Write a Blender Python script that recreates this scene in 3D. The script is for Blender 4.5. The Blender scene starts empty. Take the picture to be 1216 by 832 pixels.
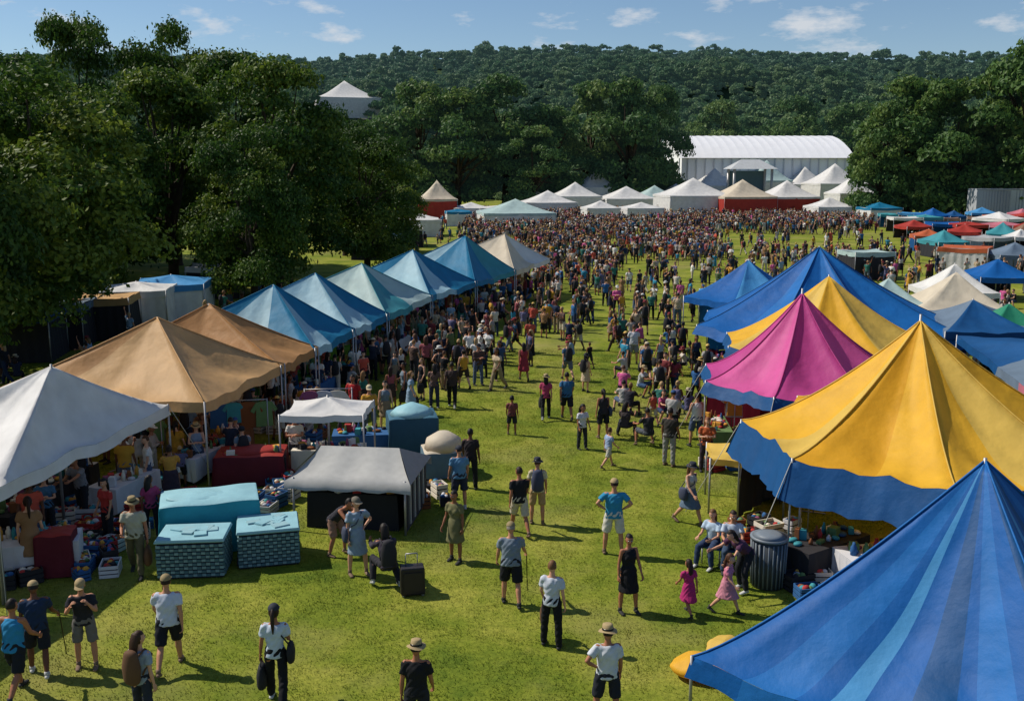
import bpy, bmesh, math, random, time
import numpy as np
from mathutils import Vector, Matrix
T0=time.time()
R=random.Random(7); rng=np.random.default_rng(7)
scn=bpy.context.scene
H=8.7; PITCH=math.radians(10.4); F=1182.0
cosP,sinP=math.cos(PITCH),math.sin(PITCH)
# image pixels back-projected through the camera to ground points, heights or x offsets (metres)
def px_to_ground(u,v,z=0.0):
    x=(u-608)/F; y=-(v-416)/F
    d=Vector((x,cosP+y*sinP,-sinP+y*cosP))
    t=(H-z)/(-d.z)
    return Vector((d.x*t,d.y*t,z))
def zat(d,v): return H-d*math.tan(PITCH+math.atan((v-416)/F))
def xat(d,u): return (u-608)/F*d*1.0
def hx(s):
    s=s.lstrip('#'); c=[int(s[i:i+2],16)/255 for i in (0,2,4)]
    return tuple(((x+.055)/1.055)**2.4 if x>.04045 else x/12.92 for x in c)
# ------------------------------------------------------------ materials
def newmat(name):
    m=bpy.data.materials.new(name); m.use_nodes=True
    nt=m.node_tree; b=nt.nodes['Principled BSDF']; return m,nt,b
_mc={}
def mat(name,col,rough=.8,var=.12,scale=6,bump=0.15,metal=0,transl=0,bdist=.02):
    if name in _mc: return _mc[name]
    m,nt,b=newmat(name); N=nt.nodes; L=nt.links
    b.inputs['Roughness'].default_value=rough; b.inputs['Metallic'].default_value=metal
    b.inputs['Specular IOR Level'].default_value=.3
    tc=N.new('ShaderNodeTexCoord'); no=N.new('ShaderNodeTexNoise'); no.inputs['Scale'].default_value=scale; no.inputs['Detail'].default_value=5
    L.new(tc.outputs['Object'],no.inputs['Vector'])
    mx=N.new('ShaderNodeMix'); mx.data_type='RGBA'
    mx.inputs[6].default_value=(*[max(0,c*(1-var*1.6)) for c in col],1); mx.inputs[7].default_value=(*[min(1,c*(1+var)) for c in col],1)
    L.new(no.outputs['Fac'],mx.inputs[0]); L.new(mx.outputs[2],b.inputs['Base Color'])
    if bump:
        bp=N.new('ShaderNodeBump'); bp.inputs['Strength'].default_value=bump; bp.inputs['Distance'].default_value=bdist
        L.new(no.outputs['Fac'],bp.inputs['Height']); L.new(bp.outputs[0],b.inputs['Normal'])
    if transl:
        tr=N.new('ShaderNodeBsdfTranslucent'); L.new(mx.outputs[2],tr.inputs['Color'])
        ms=N.new('ShaderNodeMixShader'); ms.inputs[0].default_value=transl
        L.new(b.outputs[0],ms.inputs[1]); L.new(tr.outputs[0],ms.inputs[2]); L.new(ms.outputs[0],N['Material Output'].inputs[0])
    _mc[name]=m; return m
def fab(name,hexc,transl=.25): return mat('canvas_'+name,hx(hexc),.6,.18,1.6,.7,0,transl,.07)
def cloth(hexc): return mat('cloth_'+hexc,hx(hexc),.9,.15,14,.3,0,0,.01)
WHITEP=mat('white_paint',(.78,.78,.76)); METAL=mat('pole_metal',(.38,.38,.39),.5,.15,5,0,.6); WOOD=mat('wood',(.18,.11,.06),.7,.3,9)
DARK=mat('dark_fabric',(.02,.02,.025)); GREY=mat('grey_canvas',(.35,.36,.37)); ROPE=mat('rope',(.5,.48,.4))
def rampmat(name,cols,mul,rough=.85):
    m,nt,b=newmat(name); N=nt.nodes;L=nt.links
    oi=N.new('ShaderNodeObjectInfo'); mu=N.new('ShaderNodeMath'); mu.operation='MULTIPLY'; mu.inputs[1].default_value=mul
    fr=N.new('ShaderNodeMath'); fr.operation='FRACT'; cr=N.new('ShaderNodeValToRGB'); cr.color_ramp.interpolation='CONSTANT'
    L.new(oi.outputs['Random'],mu.inputs[0]); L.new(mu.outputs[0],fr.inputs[0]); L.new(fr.outputs[0],cr.inputs[0]); L.new(cr.outputs[0],b.inputs['Base Color'])
    b.inputs['Roughness'].default_value=rough; b.inputs['Specular IOR Level'].default_value=.25
    e=cr.color_ramp.elements
    while len(e)<len(cols): e.new(.5)
    for i,c in enumerate(cols): e[i].position=i/len(cols); e[i].color=(*hx(c),1)
    return m
CR_TOP=rampmat('crowd_shirts',['#1c2b45','#d8d6d0','#6a2a2f','#20222a','#2f7f9c','#a7a5a2','#8a4a52','#2c5a8c','#4c3b35','#dcdad6','#8c6a4a','#14161c','#b85040','#2f6b62','#5b5a7a','#b9a58a','#c0588c','#2a2a33','#7f99b0','#506040','#b88a30','#242a3a','#6c7c88','#9a9088','#3a5a78','#c4bcb0'],1)
CR_BOT=rampmat('crowd_trousers',['#15171d','#22304a','#8a7a62','#2b2b30','#4a5a75','#b5ab98','#1a1c28','#3a2f2a','#5a6470','#101218'],7.31)
CR_SKIN=rampmat('crowd_skin',['#b98466','#8a5a40','#c9967a','#5c3a2a','#a8745a','#d0a084','#744a36'],13.7,.55)
CR_HAIR=rampmat('crowd_hair',['#15100d','#2a1a12','#4a3020','#0e0c0c','#7a5a38','#a88a60','#2c2018'],5.17,.6)
CR_HAT=rampmat('crowd_hats',['#b8ac90','#20242c','#c8c8c4','#7a2830','#c8a860','#2c4a78'],3.77)
EYEW=mat('eye_white',(.7,.7,.68),.4,.02); EYED=mat('eye_dark',(.01,.008,.006),.3,.02); LIPS=mat('lips',hx('#8a4a42'),.6)
SKINS=[mat('skin_%d'%i,hx(c),.55,.08,20,.08) for i,c in enumerate(['#b98466','#a06a4e','#c9967a','#6b4430','#8a5a40'])]
# ------------------------------------------------------------ mesh builder
class MB:
    def __init__(s): s.v=[];s.f=[];s.m=[];s.sm=[]
    def add(s,vs,fs,m=0,sm=False):
        o=len(s.v); s.v.extend([tuple(p) for p in vs]); s.f.extend([tuple(i+o for i in f) for f in fs]); s.m.extend([m]*len(fs)); s.sm.extend([sm]*len(fs))
    def box(s,c,sz,rz=0,m=0,taper=1.0,bev=0):
        x,y,z=[q/2 for q in sz]; M=Matrix.Rotation(rz,3,'Z'); c=Vector(c)
        prof=[(-z,1)]+([(z,taper)] if not bev else [])
        if bev: prof=[(-z,1-bev/x*.6),(-z+bev,1),(z-bev,taper),(z,taper-bev/x*.6)]
        vs=[];fs=[]
        for (zz,k) in prof:
            for a,b in ((-1,-1),(1,-1),(1,1),(-1,1)): vs.append(c+M@Vector((a*x*k,b*y*k,zz)))
        n=len(prof)
        for i in range(n-1):
            for j in range(4): k=(j+1)%4; fs.append((i*4+j,i*4+k,i*4+4+k,i*4+4+j))
        fs.append((3,2,1,0)); fs.append(tuple(range(n*4-4,n*4)))
        s.add(vs,fs,m)
    def tube(s,pts,rad,n=10,m=0,rnd=False,sm=True,ref=None):
        pts=[Vector(p) for p in pts]; rad=[(r,r) if not isinstance(r,(tuple,list)) else r for r in rad]
        if rnd:
            t0=(pts[0]-pts[1]).normalized(); t1=(pts[-1]-pts[-2]).normalized(); r0,r1=rad[0],rad[-1]
            a=min(r0);b=min(r1)
            pts=[pts[0]+t0*a*.85,pts[0]+t0*a*.5]+pts+[pts[-1]+t1*b*.5,pts[-1]+t1*b*.85]
            rad=[(r0[0]*.45,r0[1]*.45),(r0[0]*.85,r0[1]*.85)]+rad+[(r1[0]*.85,r1[1]*.85),(r1[0]*.45,r1[1]*.45)]
        tot=(pts[-1]-pts[0]).normalized()
        if ref is None: ref=Vector((1,0,0)) if abs(tot.x)<.85 else Vector((0,1,0))
        vs=[];fs=[]
        for i,p in enumerate(pts):
            t=(pts[min(i+1,len(pts)-1)]-pts[max(i-1,0)]).normalized()
            a=(ref-t*ref.dot(t)).normalized(); b=t.cross(a)
            for k in range(n):
                th=2*math.pi*k/n; vs.append(p+a*math.cos(th)*rad[i][0]+b*math.sin(th)*rad[i][1])
        for i in range(len(pts)-1):
            for k in range(n): k2=(k+1)%n; fs.append((i*n+k,i*n+k2,(i+1)*n+k2,(i+1)*n+k))
        fs.append(tuple(range(n-1,-1,-1))); fs.append(tuple(range((len(pts)-1)*n,len(pts)*n)))
        s.add(vs,fs,m,sm)
    def ell(s,c,r,m=0,M=None,nu=10,nv=7,fn=None,keep=None):
        vs=[];fs=[]
        ds=[]
        for j in range(nv+1):
            ph=math.pi*j/nv
            for i in range(nu):
                th=2*math.pi*i/nu; d=Vector((math.sin(ph)*math.cos(th),math.sin(ph)*math.sin(th),math.cos(ph))); ds.append(d)
                p=Vector((d.x*r[0],d.y*r[1],d.z*r[2]))
                if fn: p=fn(p,d)
                p=Vector(c)+p
                if M is not None: p=M@p
                vs.append(p)
        for j in range(nv):
            for i in range(nu):
                i2=(i+1)%nu; q=(j*nu+i,(j+1)*nu+i,(j+1)*nu+i2,j*nu+i2)
                if keep is not None:
                    dc=sum((ds[k] for k in q),Vector())/4
                    if not keep(dc): continue
                fs.append(q)
        s.add(vs,fs,m,True)
    def mesh(s,name,mats):
        me=bpy.data.meshes.new(name); me.from_pydata(s.v,[],s.f)
        for mm in mats: me.materials.append(mm)
        me.polygons.foreach_set('material_index',s.m); me.polygons.foreach_set('use_smooth',s.sm); me.update(); return me
    def obj(s,name,mats,loc=(0,0,0),rz=0,parent=None):
        ob=bpy.data.objects.new(name,s.mesh(name,mats)); ob.location=loc; ob.rotation_euler=(0,0,rz); scn.collection.objects.link(ob)
        if parent: ob.parent=parent
        return ob
def place(name,me,loc,rz=0,sc=1):
    ob=bpy.data.objects.new(name,me); ob.location=loc; ob.rotation_euler=(0,0,rz); ob.scale=(sc,)*3 if not isinstance(sc,(tuple,list)) else sc
    scn.collection.objects.link(ob); return ob
# ------------------------------------------------------------ people
def D(p,a,side):
    p=math.radians(p);a=math.radians(a); return Vector((side*math.sin(a),-math.sin(p)*math.cos(a),-math.cos(p)*math.cos(a)))
# pose: lean, legs L,R (pitch,abd,knee), arms L,R (pitch,abd,elbow,inward), head (yaw,pitch)
POSES={
'stand':(2,(4,5,3),(-2,4,2),(3,9,14,6),(6,9,18,6),(8,8)),
'stand2':(0,(8,7,8),(-3,5,0),(8,10,25,10),(-2,10,10,4),(-20,5)),
'walk':(4,(24,2,6),(-18,2,24),(-20,7,14,4),(20,8,26,6),(0,6)),
'walk2':(4,(-16,3,28),(22,3,8),(22,8,28,8),(-18,8,12,4),(5,4)),
'stride':(6,(30,3,10),(-24,3,26),(-28,9,20,4),(26,9,40,8),(-4,4)),
'hips':(0,(4,9,2),(-4,8,2),(-28,42,62,88),(-28,42,62,88),(10,6)),
'onehip':(0,(6,8,6),(-3,6,0),(-26,40,60,86),(4,9,14,6),(15,6)),
'phone':(4,(4,6,2),(-2,5,2),(32,16,118,40),(34,16,112,40),(0,16)),
'fold':(2,(5,5,4),(-3,5,0),(20,10,88,62),(20,10,92,66),(0,10)),
'reach':(14,(10,6,10),(-6,6,6),(70,12,18,6),(30,12,50,12),(10,18)),
'carry':(0,(18,3,6),(-14,3,18),(6,12,8,4),(14,10,60,20),(0,6)),
'cane':(7,(14,4,10),(-12,4,14),(10,10,20,6),(22,14,32,0),(0,16)),
'wave':(0,(6,5,4),(-4,5,2),(150,22,30,6),(4,9,14,6),(0,-6)),
'bend':(48,(28,8,34),(14,8,30),(52,8,20,6),(58,10,14,8),(0,20)),
'sit':(6,(84,9,84),(82,10,80),(28,9,58,18),(26,9,62,20),(10,12)),
'sitg':(10,(98,22,118),(92,20,112),(45,12,38,10),(48,12,40,14),(-10,10)),
'crouch':(30,(95,16,120),(70,14,118),(55,10,40,12),(50,10,60,16),(0,12)),
}
def head(mb,hc,yaw,pitch,hair,hat,k=1.0):
    M=Matrix.Translation(hc)@Matrix.Rotation(math.radians(yaw),4,'Z')@Matrix.Rotation(math.radians(pitch),4,'X')@Matrix.Scale(k,4)
    def fn(p,d):
        if d.z<0: p.x*=1-.38*(-d.z)**1.4; p.y*=1-.22*(-d.z)**1.6
        if d.z<-.2 and d.y<0: p.y-=.012
        if d.y>0 and d.z<.2: p.y*=.96
        if d.y<-.5 and abs(d.x)<.6 and 0<d.z<.25: p.y+=.006
        return p
    mb.ell((0,0,0),(.075,.094,.118),0,M,16,12,fn)
    mb.ell((0,-.098,-.014),(.012,.020,.025),0,M,8,6)
    for sx in (-1,1):
        mb.ell((sx*.030,-.080,.006),(.014,.010,.008),6,M,8,5); mb.ell((sx*.030,-.088,.006),(.006,.005,.006),7,M,6,4)
        mb.ell((sx*.030,-.089,.026),(.017,.006,.004),3,M,6,4)
        mb.ell((sx*.075,.004,-.004),(.009,.018,.030),0,M,8,6)
    mb.ell((0,-.086,-.056),(.022,.010,.007),8,M,8,5)
    if hair!='bald':
        low=-.25 if hair=='short' else -.75
        mb.ell((0,.008,.010),(.083,.099,.122),3,M,16,12,None,lambda d:(d.z>.42 or (d.y>-.12 and d.z>low) ) )
    if hair=='long':
        mb.tube([M@Vector(p) for p in ((0,.055,.06),(0,.085,-.06),(0,.09,-.18),(0,.08,-.30))],[(.075,.045),(.085,.04),(.08,.032),(.05,.018)],10,3,True)
    if hair=='bun': mb.ell((0,.105,.05),(.045,.045,.042),3,M)
    if hair=='pony': mb.tube([M@Vector(p) for p in ((0,.09,.05),(0,.14,-.02),(0,.12,-.2),(0,.10,-.32))],[.028,.035,.028,.01],8,3,True)
    if hat=='cap':
        mb.ell((0,.002,.045),(.090,.108,.092),5,M,16,10,None,lambda d:d.z>-.05)
        vs=[];n=10
        for i in range(n+1):
            a=math.pi*(1.12+.76*i/n); vs.append(M@Vector((math.cos(a)*.085,math.sin(a)*.10,.048))); 
        for i in range(n+1):
            a=math.pi*(1.12+.76*i/n); vs.append(M@Vector((math.cos(a)*.085,-.10+math.sin(a)*.078,.034)))
        mb.add(vs,[(i,i+1,n+2+i,n+1+i) for i in range(n)],5,True)
    if hat=='sun':
        prof=[(.155,.035),(.142,.045),(.095,.055),(.090,.09),(.082,.140),(.05,.152),(.001,.15)];n=18;vs=[];fs=[]
        for r,z in prof:
            for i in range(n):
                a=2*math.pi*i/n; vs.append(M@Vector((math.cos(a)*r*.95,math.sin(a)*r*1.08,z+(.016*math.sin(2*a) if r>.13 else 0))))
        for j in range(len(prof)-1):
            for i in range(n): i2=(i+1)%n; fs.append((j*n+i,j*n+i2,(j+1)*n+i2,(j+1)*n+i))
        mb.add(vs,fs,5,True)
        mb.tube([M@Vector((0,0,.056)),M@Vector((0,0,.085))],[(.094,.106),(.092,.102)],18,7)
def hand(mb,w,d,inn,fwd):
    d=d.normalized(); wa=(fwd-d*fwd.dot(d))
    if wa.length<.2: wa=(Vector((0,0,1))-d*d.z)
    wa.normalize(); n=(inn-d*inn.dot(d)-wa*inn.dot(wa)); n=n.normalized() if n.length>.05 else d.cross(wa)
    mb.tube([w-d*.01,w+d*.02,w+d*.055,w+d*.09],[(.024,.018),(.034,.016),(.040,.015),(.038,.013)],8,0,True,True,wa)
    for i,(o,l) in enumerate(((.030,.072),(.010,.080),(-.011,.074),(-.030,.058))):
        b=w+d*.085+wa*o; c=.35+.07*i
        p1=b+(d*math.cos(c)+n*math.sin(c)).normalized()*l*.42; p2=p1+(d*math.cos(c*2.2)+n*math.sin(c*2.2)).normalized()*l*.33
        p3=p2+(d*math.cos(c*3)+n*math.sin(c*3)).normalized()*l*.25
        mb.tube([b-d*.01,p1,p2,p3],[.0095,.009,.0083,.007],6,0,True,True,wa)
    b=w+d*.025+wa*.030; p1=b+(d*.65+wa*.6+n*.3).normalized()*.035; p2=p1+(d*.85+wa*.3+n*.35).normalized()*.03
    mb.tube([b-wa*.01,p1,p2],[.012,.0105,.008],6,0,True,True,n)
    return w+d*.09+n*.02
def person(S):
    lean,lL,lR,aL,aR,hd=POSES[S['pose']]
    fem=S.get('fem',False); wd=S.get('w',1.0)*(.92 if fem else 1.0)
    j_=S.get('j',0)
    if j_:
        aL=(aL[0]+j_*6,aL[1]+abs(j_)*2,aL[2]+j_*6,aL[3]); aR=(aR[0]-j_*5,aR[1],aR[2]+abs(j_)*8,aR[3]); hd=(hd[0]+j_*18,hd[1])
    sp=Vector((0,-math.sin(math.radians(lean)),math.cos(math.radians(lean))))
    pel=Vector((0,0,.93)); sk,tp,bt,de=MB(),MB(),MB(),MB()
    legs=[]
    for side,l in ((1,lL),(-1,lR)):
        hip=pel+Vector((side*.095,0,-.02)); kn=hip+D(l[0],l[1],side)*.42; an=kn+D(l[0]-l[2],l[1]*.4,side)*.41; legs.append([hip,kn,an])
    low=min(l[2].z-.075 for l in legs); low=min(low,pel.z-.13)
    dz=Vector((0,0,-low)); pel=pel+dz
    for l in legs:
        for i in range(3): l[i]=l[i]+dz
    nb=pel+sp*.50; hc=nb+(sp+Vector((0,-.10,.35))).normalized()*.165
    ck=wd
    sk.tube([pel,pel+sp*.15,pel+sp*.35,pel+sp*.44],[(.14*ck,.09),(.125*ck,.085),(.15*ck,.09),(.12*ck,.07)],12,0,True)
    sk.tube([pel+sp*.42,nb,hc-Vector((0,0,.04))],[.068*ck,.054,.050],10,0,True)
    arms=[]
    for side,a in ((1,aL),(-1,aR)):
        sh=pel+sp*.445+Vector((side*.172*ck,0,0)); du=D(a[0],a[1],side); el=sh+du*.285; df=D(a[0]+a[2],a[1]-a[3],side); wr=el+df*.25
        arms.append((sh,el,wr,du,df,side)); q=.88 if fem else 1
        sk.tube([sh,sh.lerp(el,.5),el,el.lerp(wr,.3),wr],[.052*q,.047*q,.038*q,.040*q,.026*q],10,0,True)
        sk.tube([pel+sp*.40,sh],[.07,.052*q],10,0,True)
    for l in legs:
        q=.95 if fem else 1
        h,k_,a=l; back=Vector((0,.012,0))
        sk.tube([h,h.lerp(k_,.45),k_,k_.lerp(a,.32)+back,a],[.085*q,.075*q,.054*q,.058*q,.036*q],12,0,True)
    for l,ll in zip(legs,(lL,lR)):
        a=l[2]; up=a.z-.075; tip=-.35 if up>.04 else 0
        fd=Vector((0,-math.cos(tip),math.sin(tip)))
        b=a+Vector((0,.045,-.04)); 
        de.tube([b,b-Vector((0,.05,-.005)),b+fd*.13+Vector((0,0,-.004)),b+fd*.205+Vector((0,0,-.012))],[(.036,.032),(.042,.042),(.046,.030),(.036,.020)],10,4,True,True,Vector((1,0,0)))
        de.tube([a+Vector((0,0,.05)),a-Vector((0,0,.03))],[.042,.042],10,4)
    top=S['top']; bot=S['bot']
    g=.010
    hem=-.07
    tp.tube([pel+sp*hem,pel+sp*.0,pel+sp*.14,pel+sp*.29,pel+sp*.38,pel+sp*.44,pel+sp*.475],
            [((.178 if not fem else .172)*ck+g,.125*ck+g),(.170*ck+g,.118*ck+g),((.153 if not fem else .130)*ck+g,.106*ck+g),(.166*ck+g,.115*ck+g),(.166*ck+g,.105+g),(.125*ck+g,.080+g),(.075,.066)],18,1)
    if fem: 
        for sx in (-1,1): tp.ell(pel+sp*.315+Vector((sx*.072*ck,-.082,0)),(.066,.055,.062),1)
    for sh,el,wr,du,df,side in arms:
        if top in('tank','dress_tank'):
            tp.tube([pel+sp*.36+Vector((side*.10,0,0)),pel+sp*.47+Vector((side*.10*ck,0,0))],[.07,.045],8,1); continue
        tp.tube([pel+sp*.39+Vector((side*.06,0,0)),sh-Vector((0,0,.012)),sh+du*.06],[.085,.060,.060],12,1)
        if top=='long': tp.tube([sh,sh.lerp(el,.5),el,wr],[.060,.058,.052,.040],12,1); tp.ell(el,(.05,.05,.05),1)
        else: tp.tube([sh-du*.0,sh+du*.18],[.058,.066],12,1)
    if top.startswith('dress') or bot=='skirt' or bot=='longskirt':
        tgt=tp if top.startswith('dress') else bt
        kc=(legs[0][1]+legs[1][1])/2
        if bot=='longskirt': kc=(legs[0][2]+legs[1][2])/2+Vector((0,0,.05))
        spread=abs(legs[0][1].y-legs[1][1].y)*.45
        tgt.tube([pel+sp*.12,pel+sp*.02,pel.lerp(kc,.5),pel.lerp(kc,.98)],[(.15*ck,.12),(.188*ck,.148),(.205*ck,.17+spread*.4),(.235*ck,.19+spread)],20,1 if tgt is tp else 2)
    if bot in('shorts','pants'):
        bt.tube([pel+sp*.10,pel,pel-Vector((0,0,.09))],[(.158*ck+g*.5,.115*ck),(.180*ck+g*.5,.128*ck),(.165*ck,.115*ck)],16,2)
        for l in legs:
            h,k_,a=l
            if bot=='shorts': bt.tube([h+Vector((0,0,.02)),h.lerp(k_,.5),h.lerp(k_,.92)],[.095*ck,.096*ck,.092*ck],14,2)
            else:
                bt.tube([h+Vector((0,0,.02)),h.lerp(k_,.5),k_,k_.lerp(a,.4),a+Vector((0,0,.0))],[.093*ck,.086*ck,.070,.068,.058],14,2); bt.ell(k_,(.068,.068,.068),2)
    grips=[]
    for sh,el,wr,du,df,side in arms:
        grips.append(hand(de,wr,df,Vector((-side,0,0)),Vector((0,-1,-.1))))
    head(de,hc,hd[0],hd[1],S.get('hair','short'),S.get('hat'),S.get('k',1.0))
    for ex in S.get('extra',()):
        if ex=='cane':
            p=grips[1]; de.tube([p+Vector((0,.03,.06)),p+Vector((0,-.03,.06)),p+Vector((-.02,-.03,0)),Vector((p.x-.06,p.y-.22,.01))],[.012,.012,.011,.009],6,7)
        if ex=='bag':
            p=grips[0]; de.tube([p+Vector((0,.10,-.12)),p+Vector((0,.05,0)),p+Vector((0,-.05,0)),p+Vector((0,-.10,-.12))],[.01]*4,6,9)
            de.tube([p+Vector((0,0,-.12)),p+Vector((0,0,-.26)),p+Vector((0,0,-.42))],[(.05,.14),(.085,.17),(.08,.16)],12,9,True)
        if ex=='backpack':
            c=pel+sp*.28+Vector((0,.19,0))
            de.tube([c-Vector((0,0,.22)),c,c+Vector((0,0,.2))],[(.15,.09),(.16,.11),(.12,.08)],12,9,True)
            for sx in(-1,1): de.tube([c+Vector((sx*.1,0,.16)),pel+sp*.5+Vector((sx*.1,-.02,.0)),pel+sp*.36+Vector((sx*.12,-.15,0)),c+Vector((sx*.14,-.08,-.15))],[.016]*4,6,9)
        if ex=='shoulderbag':
            c=pel+Vector((-.24,.02,.02)); de.tube([c+Vector((0,0,.1)),c,c-Vector((0,0,.14))],[(.05,.12),(.07,.15),(.06,.13)],10,9,True)
            de.tube([c+Vector((0,.08,.12)),pel+sp*.49+Vector((.04,.05,.01)),pel+sp*.46+Vector((.10,-.06,0)),pel+sp*.25+Vector((-.05,-.15,0)),c+Vector((0,-.08,.12))],[.012]*5,6,9)
    return sk,tp,bt,de
def make_people(specs,voxel):
    tmp=[];out=[]
    for S in specs:
        sk,tp,bt,de=person(S); row=[]
        for k,mb in enumerate((sk,tp,bt)):
            if not mb.v: row.append(None); continue
            me=bpy.data.meshes.new('t'); me.from_pydata(mb.v,[],mb.f); ob=bpy.data.objects.new('t',me); scn.collection.objects.link(ob)
            md=ob.modifiers.new('r','REMESH'); md.mode='VOXEL'; md.voxel_size=voxel; md.use_smooth_shade=True
            ms=ob.modifiers.new('s','SMOOTH'); ms.iterations=4; ms.factor=.5
            row.append(ob)
        tmp.append((row,de))
    dg=bpy.context.evaluated_depsgraph_get(); dg.update()
    for row,de in tmp:
        for k,ob in enumerate(row):
            if ob is None: continue
            me=ob.evaluated_get(dg).to_mesh(); n=len(me.vertices); V=np.empty(n*3,dtype=np.float32); me.vertices.foreach_get('co',V); V=V.reshape(-1,3)
            if k>0:
                Nn=np.empty(n*3,dtype=np.float32); me.vertices.foreach_get('normal',Nn); Nn=Nn.reshape(-1,3)
                ph=R.random()*9
                w=np.sin(V[:,2]*38+V[:,0]*22+3*np.sin(V[:,1]*25+ph)+ph)*np.sin(V[:,0]*31+V[:,2]*9+ph*2)*.007
                V=V+Nn*(w+.003)[:,None]
            fs=[tuple(p.vertices) for p in me.polygons]
            de.add(V.tolist(),fs,k,True)
            ob.evaluated_get(dg).to_mesh_clear()
        out.append(de)
    for row,_ in tmp:
        for ob in row:
            if ob: 
                me=ob.data; bpy.data.objects.remove(ob); bpy.data.meshes.remove(me)
    return out
BK='#16171b'
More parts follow.
